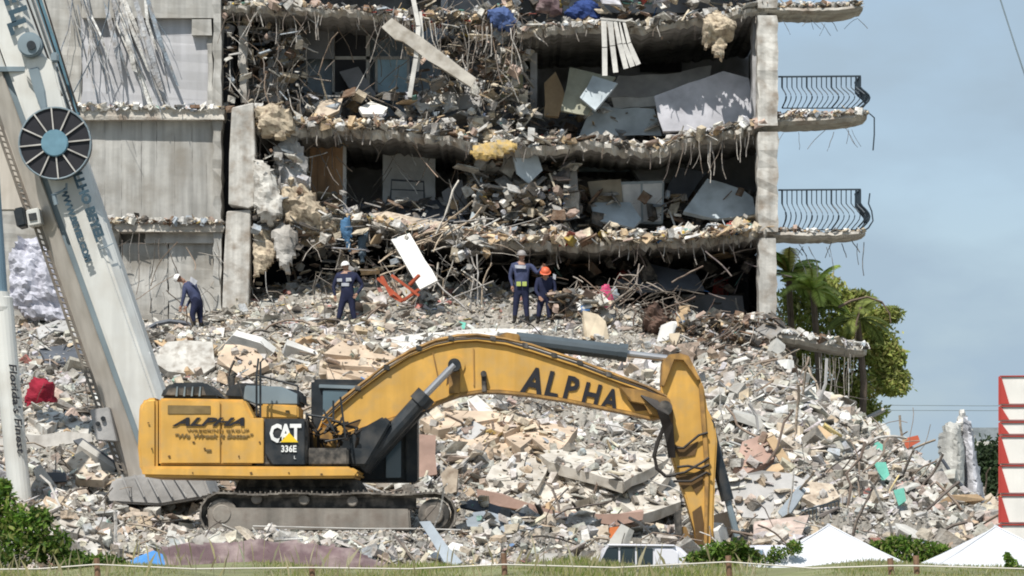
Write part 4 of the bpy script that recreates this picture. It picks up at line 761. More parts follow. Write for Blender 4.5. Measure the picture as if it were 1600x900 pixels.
# fallen balcony railing on the heap
rl = empty('fallen_railing', P(1282, 812, 60), 'dark railing fragment lying on the heap above the left tent', 'railing'); Yr = Yat(1282, 806) - .8
mb = MB(); mb.bar(P(1258, 797, Yr), P(1310, 782, Yr), .03, .03); mb.bar(P(1258, 818, Yr), P(1312, 808, Yr), .03, .03); mb.build('rail_bar', MT['rail'], rl)
for k in range(10): mb = MB(); u = k / 9; mb.bar(P(1258 + 52 * u, 797 - 15 * u, Yr), P(1258 + 54 * u, 818 - 10 * u, Yr), .018, .018); mb.build('baluster', MT['rail'], rl)
for (pts, r, lab) in ((((1198, 724), (1215, 700), (1225, 660), (1240, 640)), .03, 'thin bent cable rising on the right side of the heap'), (((1330, 665), (1362, 650), (1382, 640)), .07, 'pale pole sticking out below the tree'), (((1325, 792), (1330, 760), (1322, 740), (1345, 715), (1352, 690)), .03, 'dark bent wire above the fallen railing'), (((1140, 690), (1168, 700), (1185, 672), (1182, 650), (1170, 630)), .035, 'grey bent pipe behind the stick'), (((1275, 640), (1290, 600), (1292, 560)), .04, 'upright pale rod under the ground floor balcony slab')):
    mb = MB(); c = pts[len(pts)//2]; Yr = Yat(c[0], pts[0][1]) - .8; mb.tube([P(a, b, Yr) for a, b in pts], r, 5); tag(mb.build('bent_pipe', MT['weathered_grey'] if 'pale' in lab or 'grey' in lab else MT['rebar']), lab, 'pipe')
px = np.array([g[0] for g in GRIT]); py = np.array([g[1] for g in GRIT]); pos = np.array([tuple(g[2]) for g in GRIT]); size = .035 + .2 * rng.random(len(px)) ** 3; pos[:, 2] += size * .25
kd = rng.choice(4, len(px), p=(.4, .34, .2, .06)); V, T, C = scatter(pos, np.where(kd == 2, size * .6, size), pick_cols(px, py), kd)
np_mesh('scattered_crumbs', V, T, C, MT['rubble'], label='crumbs and splinters lying on the large fallen slabs', cat='rubble', kind='stuff')
# tarpaulins at the foot
lump('maroon_tarp', [(240, 900), (248, 856), (300, 850), (420, 846), (500, 852), (560, 862), (610, 885), (640, 905)], 52.8, 'maroon', 'dusty maroon tarpaulin spread along the foot of the heap', 'tarp', depth=.12, step=6, rough=.035, fold=.02, tilt=35)
plate('blue_tarp', [(186, 905), (194, 882), (214, 870), (240, 860), (254, 866), (264, 905)], 49.5, MT['blue'], 'bright blue tarp corner beside the maroon tarpaulin', 'tarp', tilt=20, t=.03, rag=.01)

# ---------------------------------------------------------------- excavator
EX = empty('excavator', P(510, 838, 60), 'yellow tracked excavator with black lettering on its boom and engine cover', 'excavator')
def ep(name, pts, Y0, Y1, mat, bv=.03, parent=None, Yref=None, seg=2):
    mb = MB(); mb.prism(pts, Y0, Y1, Yref or Y0); o = mb.build(name, MT[mat], parent or EX)
    return bevel(o, bv, seg) if bv else o
YA, YB = 58.5, 61.5
# counterweight, rounded at its rear
cw = ep('counterweight', [(217, 640), (220, 628), (228, 622), (246, 621), (246, 745), (226, 744), (218, 735), (215, 700)], YA, YB, 'yellow', .09, seg=3)
ep('engine_housing', [(248, 622), (382, 624), (396, 651), (396, 727), (248, 727)], YA + .03, 60.9, 'yellow', .035)
ep('side_door', [(251, 626), (344, 627), (344, 724), (251, 724)], YA - .02, YA + .02, 'yellow', .012)
sd2 = ep('side_door', [(347, 627), (379, 628), (392, 653), (412, 653), (412, 724), (347, 724)], YA - .02, YA + .03, 'yellow', .012)
ep('recess_panel', [(262, 633), (329, 634), (329, 647), (262, 647)], YA - .035, YA - .015, 'decal_g', .005)
ep('side_frame', [(222, 728), (548, 729), (562, 738), (556, 747), (400, 748), (222, 745)], YA - .06, YB, 'yellow', .05)
ep('body_core', [(396, 654), (480, 654), (480, 727), (396, 727)], YA + .05, 61.2, 'blackd', .03)
ep('deck_housing', [(408, 631), (466, 633), (466, 654), (408, 654)], 59.1, 60.6, 'yellow', .03)
ep('engine_hood', [(250, 622), (256, 606), (268, 598), (320, 597), (330, 604), (345, 622)], 58.9, 60.4, 'black', .05)
ep('hood_vent', [(258, 618), (264, 606), (318, 604), (322, 618)], 58.86, 58.9, 'blackd', .01)
for k in range(4): ep('vent_bar', [(274 + 12*k, 619), (276 + 12*k, 604), (278 + 12*k, 604), (277 + 12*k, 619)], 58.82, 58.86, 'craneg', 0)
ep('hood_dome', [(350, 622), (356, 606), (366, 599), (384, 598), (470, 610), (472, 632), (400, 632), (384, 624)], 59.3, 60.9, 'black', .05)
ep('exhaust_cover', [(380, 624), (383, 602), (440, 604), (466, 616), (466, 632), (400, 632)], 59.2, 59.3, 'craneg', .02)
mb = MB(); mb.tube([P(362, 610, 59.6), P(362, 590, 59.6), P(368, 582, 59.6)], .06, 8); mb.build('exhaust_pipe', MT['blackd'], EX)
cat_p = ep('model_panel', [(414, 654), (476, 654), (476, 726), (426, 726), (414, 708)], YA - .04, YA + .04, 'black', .012)
def text(s, px, py, Y, h, mat, parent, shear=0, rot=0, wscale=1, font=None, depth=.008, name='lettering', bold=.0, align='LEFT', axis=None):
    c = bpy.data.curves.new('t', 'FONT'); c.body = s; c.size = 1; c.extrude = depth; c.offset = bold; c.shear = shear; c.align_x = align; c.resolution_u = 2
    t = bpy.data.objects.new('t', c); COL.objects.link(t); bpy.context.view_layer.update()
    me = bpy.data.meshes.new_from_object(t.evaluated_get(bpy.context.evaluated_depsgraph_get())); COL.objects.unlink(t); bpy.data.objects.remove(t)
    V = np.array([v.co[:] for v in me.vertices]); hh = h * Y / F / .70; V[:, :2] *= hh; V[:, 0] *= wscale
    if align == 'FIT': V[:, 0] -= V[:, 0].min()
    a = R(rot); ca, sa = math.cos(a), math.sin(a); o = P(px, py, Y)
    W = np.stack([o.x + V[:, 0] * ca - V[:, 1] * sa, o.y - V[:, 2], o.z + V[:, 0] * sa + V[:, 1] * ca], 1)
    f = [tuple(p.vertices) for p in me.polygons]; bpy.data.meshes.remove(me)
    return mesh_obj(name, W, f, MT[mat], parent)
for s, x in (('C', 421), ('A', 436.5), ('T', 453.5)): text(s, x, 690, YA - .06, 27, 'decal_w', cat_p, wscale=.72 if s != 'A' else .78, bold=.035)
ep('logo_triangle', [(438, 691), (452, 676), (466, 691)], YA - .085, YA - .075, 'decal_y', 0, cat_p)
text('336E', 439, 706, YA - .06, 10, 'decal_w', cat_p, wscale=.85, bold=.03); text('L', 459, 717, YA - .06, 5, 'decal_w', cat_p)
text('ALPHA', 271, 665, YA - .04, 12.5, 'decal_k', EX, shear=.45, wscale=2.0, bold=.03); text('WRECKING GROUP', 292, 674, YA - .04, 4, 'decal_g', EX, wscale=1.9)
text('"We Wreck It Better"', 271, 684, YA - .04, 6.5, 'decal_g', EX, shear=.3, wscale=1.45, bold=.02)
for (x0, y0, x1, y1) in ((322, 702, 330, 705), (398, 640, 404, 646), (446, 641, 452, 646)): ep('latch', [(x0, y0), (x1, y0), (x1, y1), (x0, y1)], YA - .05 if x0 < 390 else 59.05, YA if x0 < 390 else 59.1, 'decal_g', 0)
# handrails
mb = MB()
for pts in (((401, 650), (401, 585), (404, 560)), ((407, 652), (407, 566), (412, 560)), ((401, 586), (466, 603)), ((466, 632), (466, 604)), ((479, 726), (479, 645)), ((479, 648), (520, 654)), ((521, 655), (521, 626)), ((523, 676), (505, 640)), ((508, 690), (540, 684), (532, 620)), ((380, 622), (372, 596), (384, 592))):
    mb.tube([P(a, b, 58.7) for a, b in pts], .022, 5)
mb.build('handrail', MT['black'], EX)
# toolboxes and hydraulics in front of the panel
ep('tool_box', [(480, 700), (544, 700), (544, 727), (480, 727)], 58.6, 60.0, 'blackd', .03); ep('tool_box', [(546, 680), (600, 650), (612, 660), (572, 728), (546, 728)], 59.1, 60.3, 'black', .04)
mb = MB()
for i in range(26):
    x, y = random.uniform(482, 560), random.uniform(656, 698); mb.tube([P(x, y, 59.1), P(x + random.uniform(-14, 14), y + random.uniform(-12, 12), 59.0), P(x + random.uniform(-20, 20), y + random.uniform(-6, 20), 59.2)], random.uniform(.015, .035), 5)
mb.build('hydraulic_hoses', MT['hose'], EX)
ep('valve_block', [(488, 672), (524, 664), (530, 700), (490, 700)], 59.3, 59.8, 'yellowd', .03)
# cab on the far side
cab = ep('cab', [(481, 588), (640, 590), (650, 640), (650, 752), (560, 752), (481, 728)], 60.95, 62.1, 'black', .06, Yref=60)
for pts in ([(500, 606), (540, 606), (535, 650), (500, 650)], [(560, 606), (630, 606), (640, 648), (560, 650)]): ep('window', pts, 60.9, 60.96, 'glass', .01, cab, Yref=60)
ep('window', [(600, 664), (624, 664), (624, 745), (600, 745)], 60.9, 60.96, 'glass', .01, cab, Yref=60); ep('roof_rail', [(494, 597), (575, 600), (575, 606), (494, 603)], 60.86, 60.95, 'craneg', .01, cab, Yref=60)
ep('cab_post', [(630, 640), (649, 640), (650, 752), (632, 752)], 60.84, 60.95, 'black', .02, cab, Yref=60)
# boom
BT_ = [(497, 672), (504, 655), (530, 630), (560, 605), (600, 575), (640, 550), (680, 534), (715, 527), (745, 525), (790, 531), (830, 542), (900, 565), (960, 588), (1010, 606), (1042, 622)]
BB_ = [(1046, 640), (1038, 652), (1018, 655), (985, 647), (940, 638), (880, 626), (820, 617), (780, 613), (750, 613), (718, 618), (690, 628), (650, 644), (600, 660), (560, 674), (520, 688), (502, 690)]
BT2 = [(x, y + 9) for x, y in BT_]
boom = ep('boom', BT2 + BB_, 59.66, 60.34, 'yellow', .035, Yref=60)
for (o0, o1, y0, y1, m) in ((9, 5.5, 59.58, 60.42, 'yellow'), (5.5, 1, 59.74, 60.26, 'yellowd')):
    ep('top_flange', [(x, y + o1) for x, y in BT_] + [(x, y + o0) for x, y in reversed(BT_)], y0, y1, m, 0, boom, Yref=60)
ep('bottom_flange', [(x, y - 2) for x, y in BB_] + [(x, y + 2) for x, y in reversed(BB_)], 59.6, 60.4, 'yellowd', 0, boom, Yref=60)
for dy, Y, m in ((-2, 59.64, 'yellowd'), (1, 59.72, 'palebar'), (-3, 59.85, 'yellowd'), (0, 60.0, 'hose'), (4, 59.6, 'hose')):
    mb = MB(); mb.tube([P(x, y + dy + random.uniform(-1, 1), Y) for x, y in BT_[1:]], .028, 5); mb.build('hydraulic_line', MT[m], boom)
for x, y in ((560, 607), (605, 575), (655, 545), (705, 530), (770, 530), (820, 541), (865, 556), (905, 568), (950, 586)): ep('line_clamp', [(x - 4, y - 4), (x + 5, y - 2), (x + 5, y + 6), (x - 4, y + 4)], 59.56, 60.1, 'blackd', .01, boom, Yref=60)
for i, (s, x, y) in enumerate((('A', 814, 612), ('L', 848, 617), ('P', 877, 622), ('H', 906, 630), ('A', 938, 637))): text(s, x, y, 59.64, 41 - i * 2.2, 'decal_k', boom, rot=-12, shear=.06, wscale=.80, bold=.03)
for x, y, r in ((711, 573, 10),):
    mb = MB(); mb.cyl(P(x, y, 60), r * 60 / F, 59.3, 60.7, 18); mb.build('pin_boss', MT['black'], boom)
ep('boss_plate', [(702, 578), (720, 578), (719, 616), (702, 616)], 59.6, 59.68, 'yellowd', .005, boom, Yref=60); mb = MB(); mb.cyl(P(712, 572, 60), 15 * 60 / F, 59.62, 59.67, 18); mb.build('boss_ring', MT['yellow'], boom)
mb = MB(); mb.cyl(P(756, 586, 60), .06, 59.5, 59.7, 10); mb.tube([P(756, 586, 59.6), P(757, 612, 59.6)], .05, 6); mb.build('grease_fitting', MT['blackd'], boom)
ep('weld_seam', [(676, 552), (678, 552), (688, 600), (686, 600)], 59.63, 59.67, 'yellowd', 0, boom, Yref=60); ep('weld_seam', [(739, 546), (741, 546), (742, 604), (740, 604)], 59.63, 59.67, 'yellowd', 0, boom, Yref=60)
ep('boom_tip', [(965, 606), (1008, 612), (1044, 624), (1050, 640), (1040, 654), (1014, 650), (1006, 634), (985, 630)], 59.5, 60.5, 'yellowd', .02, boom, Yref=60)
mb = MB(); mb.cyl(P(1036, 640, 60), .15, 59.35, 60.65, 16); mb.build('stick_pin', MT['blackd'], boom)
for k in range(9): mb = MB(); mb.tube([P(1002 + 3 * k, 618 + k, 59.5), P(1028 + k * 2, 640 + k, 59.3), P(1042 + k, 690 - k * 3, 59.35), P(1046 + k, 715, 59.5)], .024, 5); mb.build('hose', MT['hose'], boom)
# lift cylinders, near and far
for Yc in (59.35, 60.65):
    lc = MB(); lc.tube([P(711, 573, 60) * 1, P(650, 636, 60)], .075, 10); lc.v = [(a, b - 60 + Yc, c) for a, b, c in lc.v]; lc.build('cylinder_rod', MT['chrome'], EX)
    lc = MB(); lc.tube([P(662, 625, 60), P(566, 732, 60)], .16, 12); lc.tube([P(668, 619, 60), P(655, 633, 60)], .21, 12); lc.tube([P(652, 646, 60), P(575, 738, 60)], .04, 6); lc.v = [(a, b - 60 + Yc, c) for a, b, c in lc.v]; lc.build('lift_cylinder', MT['black'], EX)
PM('slate_paint', (.07, .09, .105), rough=.5, bump=.05)
# stick cylinder on top of the boom
lc = MB(); lc.tube([P(806, 531, 60), P(978, 552, 60)], .155, 12); lc.tube([P(966, 550, 60), P(980, 552, 60)], .18, 12); lc.tube([P(790, 524, 60), P(870, 531, 60), P(880, 538, 60)], .04, 6); lc.build('stick_cylinder', MT['slate_paint'], EX)
lc = MB(); lc.tube([P(975, 552, 60), P(1042, 560, 60)], .07, 10); lc.build('cylinder_rod', MT['chrome'], EX)
ep('cylinder_bracket', [(770, 532), (790, 520), (812, 524), (812, 538)], 59.75, 60.25, 'yellowd', .02, Yref=60)
# stick
stick = ep('stick', [(1034, 566), (1044, 556), (1060, 554), (1074, 558), (1092, 592), (1098, 606), (1104, 640), (1115, 662), (1119, 690), (1116, 740), (1114, 800), (1112, 862), (1090, 866), (1084, 830), (1070, 780), (1056, 740), (1046, 706), (1040, 655), (1032, 612)], 59.68, 60.32, 'yellow', .03, Yref=60)
ep('side_rib', [(1092, 594), (1097, 606), (1101, 660), (1106, 730), (1104, 800), (1103, 850), (1098, 850), (1099, 800), (1099, 730), (1094, 660), (1090, 604)], 59.6, 59.7, 'yellowd', .008, stick, Yref=60)
ep('top_plate', [(1034, 566), (1044, 556), (1060, 554), (1074, 558), (1092, 594), (1088, 596), (1066, 565), (1052, 564), (1036, 606), (1032, 604)], 59.55, 60.45, 'yellowd', .01, stick, Yref=60)
for (a, b, c, d) in (((1046, 700), (1068, 700), (1092, 680), (1106, 676)), ((1050, 742), (1070, 738), (1098, 722), (1108, 715)), ((1052, 752), (1080, 752), (1104, 738), (1110, 742)), ((1058, 730), (1075, 728), (1095, 732), (1108, 726))):
    mb = MB(); mb.tube([P(*q, 59.58) for q in (a, b, c, d)], .026, 5); mb.build('hose', MT['hose'], stick)
mb = MB(); mb.tube([P(*q, 59.45) for q in ((1040, 660), (1028, 690), (1022, 712), (1026, 732), (1040, 744), (1056, 742))], .04, 6); mb.build('hose', MT['hose'], stick)
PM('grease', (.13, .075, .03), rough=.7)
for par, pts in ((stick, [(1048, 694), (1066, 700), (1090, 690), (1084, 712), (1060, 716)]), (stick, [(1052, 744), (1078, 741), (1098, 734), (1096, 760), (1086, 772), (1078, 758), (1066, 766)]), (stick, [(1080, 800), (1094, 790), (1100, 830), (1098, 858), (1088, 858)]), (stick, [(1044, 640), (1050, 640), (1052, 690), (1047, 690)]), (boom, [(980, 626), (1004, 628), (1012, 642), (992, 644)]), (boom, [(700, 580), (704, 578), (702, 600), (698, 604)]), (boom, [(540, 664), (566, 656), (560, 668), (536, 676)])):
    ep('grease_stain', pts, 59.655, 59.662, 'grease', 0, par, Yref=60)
for x, y in ((262, 712), (300, 690), (318, 700), (372, 712), (404, 690), (236, 700), (230, 660), (390, 738), (450, 738), (500, 740), (300, 738)):
    w_, h_ = random.uniform(1.5, 4), random.uniform(1, 2.5); ep('scuff', [(x, y), (x + w_, y - h_ * .4), (x + w_ * 1.3, y + h_), (x + w_ * .3, y + h_ * 1.3)], YA - .075 if y > 730 else YA - .045, YA - .02, 'grease', 0)
ep('foot_plate', [(1058, 826), (1070, 822), (1080, 850), (1068, 852)], 59.6, 60.4, 'yellowd', .02, stick, Yref=60)
ep('bucket_linkage', [(1052, 800), (1062, 796), (1064, 838), (1054, 836)], 59.5, 59.8, 'blackd', .02, Yref=60)
lc = MB(); lc.tube([P(1106, 664, 60), P(1137, 782, 60)], .125, 12); lc.tube([P(1106, 664, 59.7), P(1106, 664, 60.3)], .14, 10); lc.build('bucket_cylinder', MT['black'], EX)
lc = MB(); lc.tube([P(1136, 778, 60), P(1152, 838, 60)], .065, 8); lc.build('cylinder_rod', MT['craneg'], EX)
# undercarriage
ep('car_body', [(380, 748), (560, 748), (590, 790), (360, 790)], 59.3, 60.7, 'blackd', .04, Yref=60)
ep('swing_ring', [(390, 746), (540, 746), (540, 762), (390, 762)], 59.2, 60.8, 'blackd', .02, Yref=60)
shoe_me = None
for ti, (Y0, Y1) in enumerate(((58.35, 59.0), (61.0, 61.65))):
    Ym = Y0; cA = Vector(P(346, 803, Ym)); cB = Vector(P(678, 803, Ym)); rr = 33 * Ym / F; L = cB.x - cA.x; per = 2 * L + 2 * math.pi * rr; ns = 54
    fr_ = ep('track_frame', [(324, 793), (640, 795), (642, 830), (326, 830)], Y0 + .06, Y1 - .05, 'dust', .03); ep('track_beam', [(330, 776), (650, 776), (650, 796), (330, 796)], Y0 + .25, Y1 - .1, 'blackd', .03)
    for (x, y, r, nm, mt) in ((678, 804, 25, 'idler', 'blackd'), (346, 803, 24, 'sprocket', 'shoe'), (474, 781, 8.5, 'carrier_roller', 'dust'), (550, 783, 8.5, 'carrier_roller', 'dust'), (400, 779, 8.5, 'carrier_roller', 'dust')):
        mb = MB(); c = P(x, y, Ym); mb.cyl(c, r * Ym / F, Y0 + .1, Y1 - .1, 22); wh = bevel(mb.build(nm, MT[mt], EX), .02, 1)
        if r > 20: mb = MB(); mb.cyl(c, 15 * Ym / F, Y0 + .04, Y0 + .12, 20); bevel(mb.build('hub', MT['dust'], wh), .02, 1)
    for k in range(ns):
        s_ = k / ns * per
        if s_ < L: p = Vector((cA.x + s_, 0, cA.z + rr)); an = 0; p.z -= .035 * math.sin(s_ / L * math.pi * 3) ** 2
        elif s_ < L + math.pi * rr: th = (s_ - L) / rr; p = Vector((cB.x + rr * math.sin(th), 0, cB.z + rr * math.cos(th))); an = -th
        elif s_ < 2 * L + math.pi * rr: p = Vector((cB.x - (s_ - L - math.pi * rr), 0, cB.z - rr)); an = math.pi
        else: th = (s_ - 2 * L - math.pi * rr) / rr + math.pi; p = Vector((cA.x + rr * math.sin(th), 0, cA.z + rr * math.cos(th))); an = -th
        if shoe_me is None:
            mb = MB(); w_ = Y1 - Y0; mb.box((0, 0, 0), (.205, w_, .035)); mb.box((-.05, 0, .035), (.022, w_ - .01, .05)); mb.box((.045, 0, .03), (.022, w_ - .01, .04)); mb.box((0, 0, -.05), (.2, .12, .07))
            o = mb.build('track_shoe', MT['shoe'], EX); shoe_me = o.data; me = o.data
            cc = Vector((0, 0, (min(v[2] for v in mb.v))));
            for v in me.vertices: v.co += cc
            WO[o.name] = Vector((0, 0, 0))
        else: o = bpy.data.objects.new('track_shoe', shoe_me); COL.objects.link(o); o.parent = EX
        o.location = Vector((p.x, (Y0 + Y1) / 2, p.z)) - WO[EX.name]; o.rotation_euler = (0, -an, 0)

# ---------------------------------------------------------------- cranes on the left
CR = empty('crane', P(240, 760, 64.5), 'white crane boom with a black spoked reel and blue lettering, leaning behind the excavator', 'crane')
def cx_(t0, t1): return t0, t1
def bprism(name, segs, mat, parent=CR, bv=.04):
    """segs: list of (py, [(px, Y), ...]) rings"""
    v = []; n = len(segs[0][1])
    for py, ring in segs: v += [P(px, py, Y) for px, Y in ring]
    f = [(i*n+k, i*n+(k+1) % n, (i+1)*n+(k+1) % n, (i+1)*n+k) for i in range(len(segs)-1) for k in range(n)] + [tuple(range(n))[::-1], tuple((len(segs)-1)*n+k for k in range(n))]
    o = fix_normals(mesh_obj(name, v, f, MT[mat], parent)); return bevel(o, bv) if bv else o
def lx(py): return 45 + (py - 310) * .345
def gx_(py): return 82 + (py - 302) * .362
def rx(py): return 140 + (py - 255) * .3385
Y0c = 64.4
ys = [110, 250, 400, 550, 690, 750]
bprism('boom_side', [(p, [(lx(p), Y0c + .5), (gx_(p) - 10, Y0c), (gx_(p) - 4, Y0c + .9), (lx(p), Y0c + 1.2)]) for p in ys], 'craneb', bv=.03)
bprism('boom_seam', [(p, [(gx_(p) - 11, Y0c + .12), (gx_(p) + 1, Y0c + .1), (gx_(p), Y0c + .6), (gx_(p) - 10, Y0c + .6)]) for p in ys], 'craneg', bv=0)
bprism('boom_face', [(p, [(gx_(p), Y0c - .12), ((gx_(p) + rx(p)) / 2 + 12, Y0c - .18), (rx(p) - 6, Y0c + .1), (rx(p), Y0c + .6), (rx(p) - 12, Y0c + 1.3), (gx_(p), Y0c + 1.2)]) for p in [-60] + ys], 'crane', bv=.05)
bprism('inner_boom', [(p, [(lx(p) + 10, Y0c + .3), (gx_(p) - 2, Y0c), (gx_(p), Y0c + 1), (lx(p) + 10, Y0c + 1.2)]) for p in (-60, 20, 108)], 'crane', bv=.03)
bprism('boom_joint', [(p, [(lx(p) - 2, Y0c + .4), (gx_(p), Y0c - .2), (rx(p) + 1, Y0c - .1), (rx(p), Y0c + .8), (lx(p), Y0c + 1.3)]) for p in (104, 112)], 'craneg', bv=.01)
bprism('rear_box', [(p, [(-60, Y0c + 1.2), (30 + (p - 60) * .12, Y0c + .9), (44 + (p - 60) * .12, Y0c + 1.6), (-60, Y0c + 2)]) for p in (55, 90)], 'crane', bv=.04)
bprism('rear_box', [(p, [(-60, Y0c + 1.2), (36 + (p - 60) * .12, Y0c + .9), (48 + (p - 60) * .12, Y0c + 1.6), (-60, Y0c + 2)]) for p in (93, 128)], 'crane', bv=.04)
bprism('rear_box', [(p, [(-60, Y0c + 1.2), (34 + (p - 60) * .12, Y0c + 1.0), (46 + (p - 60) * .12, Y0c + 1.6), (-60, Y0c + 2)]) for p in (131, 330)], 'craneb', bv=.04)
# cable tray and cables beside the upper boom
bprism('cable_tray', [(p, [(rx(p) + 2, Y0c + .2), (rx(p) + 12, Y0c + .1), (rx(p) + 12, Y0c + .5), (rx(p) + 2, Y0c + .5)]) for p in (-30, 60, 180)], 'hub', bv=.01)
for dx, a, b in ((16, -20, 175), (6, -20, 190), (-12, -20, 150)): mb = MB(); mb.tube([P(rx(a) + dx, a, Y0c - .1), P(rx(b) + dx * .6, b, Y0c - .25)], .02, 5); mb.build('cable', MT['hose'], CR)
# sheave at the top
mb = MB(); mb.cyl(P(47, 70, Y0c - .4), 19 * Y0c / F, Y0c - .5, Y0c - .2, 24); sh = bevel(mb.build('sheave', MT['craneg'], CR), .03); mb = MB(); mb.cyl(P(49, 71, Y0c - .5), 7 * Y0c / F, Y0c - .55, Y0c - .45, 14); mb.build('sheave_pin', MT['black'], sh)
mb = MB(); mb.prism([(40, 92), (66, 86), (84, 96), (92, 130), (104, 172), (62, 176), (56, 140), (38, 118)], Y0c - .3, Y0c); bevel(mb.build('bracket', MT['crane'], CR), .04)
mb = MB(); mb.prism([(44, 108), (60, 104), (70, 140), (74, 170), (64, 172), (52, 140)], Y0c - .34, Y0c - .28); bevel(mb.build('bracket_web', MT['craneg'], CR), .02)
mb = MB(); mb.box(P(86, 90, Y0c - .3), (.16, .2, .2)); bevel(mb.build('bracket', MT['craneg'], CR), .03)
# spoked reel
c = P(86, 224, Y0c - .55); rr = 56 * (Y0c - .55) / F
mb = MB(); mb.cyl(c, rr, c.y, c.y + .25, 40); reel = bevel(mb.build('reel', MT['decal_k'], CR), .02, 1)
mb = MB(); pts = [c + Vector((rr * math.cos(a), -.02, rr * math.sin(a))) for a in np.linspace(0, 2 * math.pi, 41)]; mb.tube(pts, .022, 5, caps=False); mb.build('reel_rim', MT['craneg'], reel)
for k in range(12):
    a = 2 * math.pi * k / 12 + .1; mb = MB(); mb.bar(c + Vector((math.cos(a) * .2, -.03, math.sin(a) * .2)), c + Vector((math.cos(a) * rr, -.03, math.sin(a) * rr)), .028, .03, up=(0, 1, 0)); mb.build('spoke', MT['palebar'], reel)
mb = MB(); mb.cyl(c, 21 * Y0c / F, c.y - .08, c.y, 26); bevel(mb.build('reel_hub', MT['hub'], reel), .02)
# lettering
PM('navy_paint', (.05, .09, .12), rough=.5, bump=0)
rot = -math.degrees(math.atan2(1, .352)); YT = Y0c - .24
text('LLHO BEYEL', 114, 272, YT - .12, 14, 'navy_paint', CR, rot=rot, wscale=1.02, bold=.06)
text('WWW.BEYEL.COM', 94, 296, YT - .06, 9.5, 'navy_paint', CR, rot=rot, wscale=1.05, bold=.06)
for s, px, py in (('E', 2, -6), ('L', 12, 20), ('L', 10, 40)): text(s, px + 2, py - 4, Y0c - .26, 27, 'navy_paint', CR, rot=rot, bold=.05)
mb = MB(); mb.tube([P(80, 306, YT - .1), P(90, 302, YT - .1), P(104, 296, YT - .1), P(104, 286, YT - .1)], .03, 5); mb.tube([P(84, 305, YT - .1), P(88, 320, YT - .1)], .05, 6); mb.build('hose', MT['craneg'], CR)
mb = MB(); mb.tube([P(156, 390, YT - .02), P(165, 386, YT - .1), P(177, 380, YT + .1)], .012, 4); mb.build('weld_line', MT['craneg'], CR)
# ladder-like rail on the left side of the boom
mb = MB(); A0, A1 = 0, 740
def ll(py, d): return P(-9 + (py - 190) * .352 + d if py < 330 else lx(py) - 6 + d, py, Y0c + .25)
mb.tube([ll(p, 0) for p in range(180, 745, 20)], .03, 4); mb.tube([ll(p, 9) for p in range(180, 745, 20)], .03, 4)
for p in range(184, 740, 9): mb.tube([ll(p, 0), ll(p + 3, 9)], .02, 4)
mb.build('cable_chain', MT['dust'], CR)
mb = MB(); mb.prism([(40, 328), (60, 324), (64, 350), (44, 354)], Y0c - .1, Y0c + .4); bx = bevel(mb.build('junction_box', MT['crane'], CR), .02); mb = MB(); mb.prism([(44, 334), (56, 332), (58, 343), (46, 345)], Y0c - .13, Y0c - .09); mb.build('box_opening', MT['black'], bx)
mb = MB(); mb.prism([(20, 326), (36, 322), (42, 352), (26, 356)], Y0c, Y0c + .5); bevel(mb.build('motor', MT['black'], CR), .04)
mb = MB(); mb.prism([(140, 640), (170, 636), (182, 690), (150, 688)], Y0c - .05, Y0c + .4); bp_ = bevel(mb.build('pad_plate', MT['weathered_grey'], CR), .02)
for a, b in ((161, 654), (153, 662)): mb = MB(); mb.cyl(P(a, b, Y0c - .1), .05, Y0c - .12, Y0c - .02, 10); mb.build('bolt_hole', MT['black'], bp_)
mb = MB(); mb.prism([(168, 772), (176, 748), (230, 740), (318, 744), (330, 776), (250, 790), (172, 786)], 62.9, 65.4); bevel(mb.build('base_tray', MT['weathered_grey'], CR), .05)
for k in range(6): mb = MB(); mb.bar(P(190 + k * 20, 742, 62.85), P(204 + k * 22, 776, 62.8), .03, .04); mb.build('tray_rib', MT['weathered_grey'], CR)
# second crane tube at the frame's edge
CR2 = empty('crane_tube', P(20, 760, 61), 'white lettered crane tube with blue grey upper section at the left edge', 'crane')
def tube_ring(pts, mat, name, par=CR2, n=20, cap=True):
    v = []
    for (px, py, r) in pts:
        c_ = P(px, py, 61)
        for k in range(n): a = 2 * math.pi * k / n; v.append((c_.x + r * 61 / F * math.cos(a), 61 + r * 61 / F * math.sin(a), c_.z))
    f = [(i*n+k, i*n+(k+1) % n, (i+1)*n+(k+1) % n, (i+1)*n+k) for i in range(len(pts)-1) for k in range(n)] + [tuple(range(n)), tuple((len(pts)-1)*n+k for k in range(n))]
    return fix_normals(mesh_obj(name, v, f, MT[mat], par, smooth=False))
tube_ring([(-4, 462, 17), (2, 465, 18), (10, 560, 18), (20, 660, 18), (28, 745, 18), (33, 790, 18)], 'crane', 'lower_tube'); tube_ring([(-6, 456, 20), (-5, 462, 20.5), (0, 480, 20.5), (1, 486, 19)], 'crane', 'collar'); tube_ring([(-24, 120, 15), (-14, 300, 15), (-3, 458, 15)], 'tubeblue', 'upper_tube')
lo = text("Florida's Finest", 14, 568, 60.76, 11.5, 'decal_k', CR2, rot=-84.5, wscale=1.42, shear=.15, bold=.015)
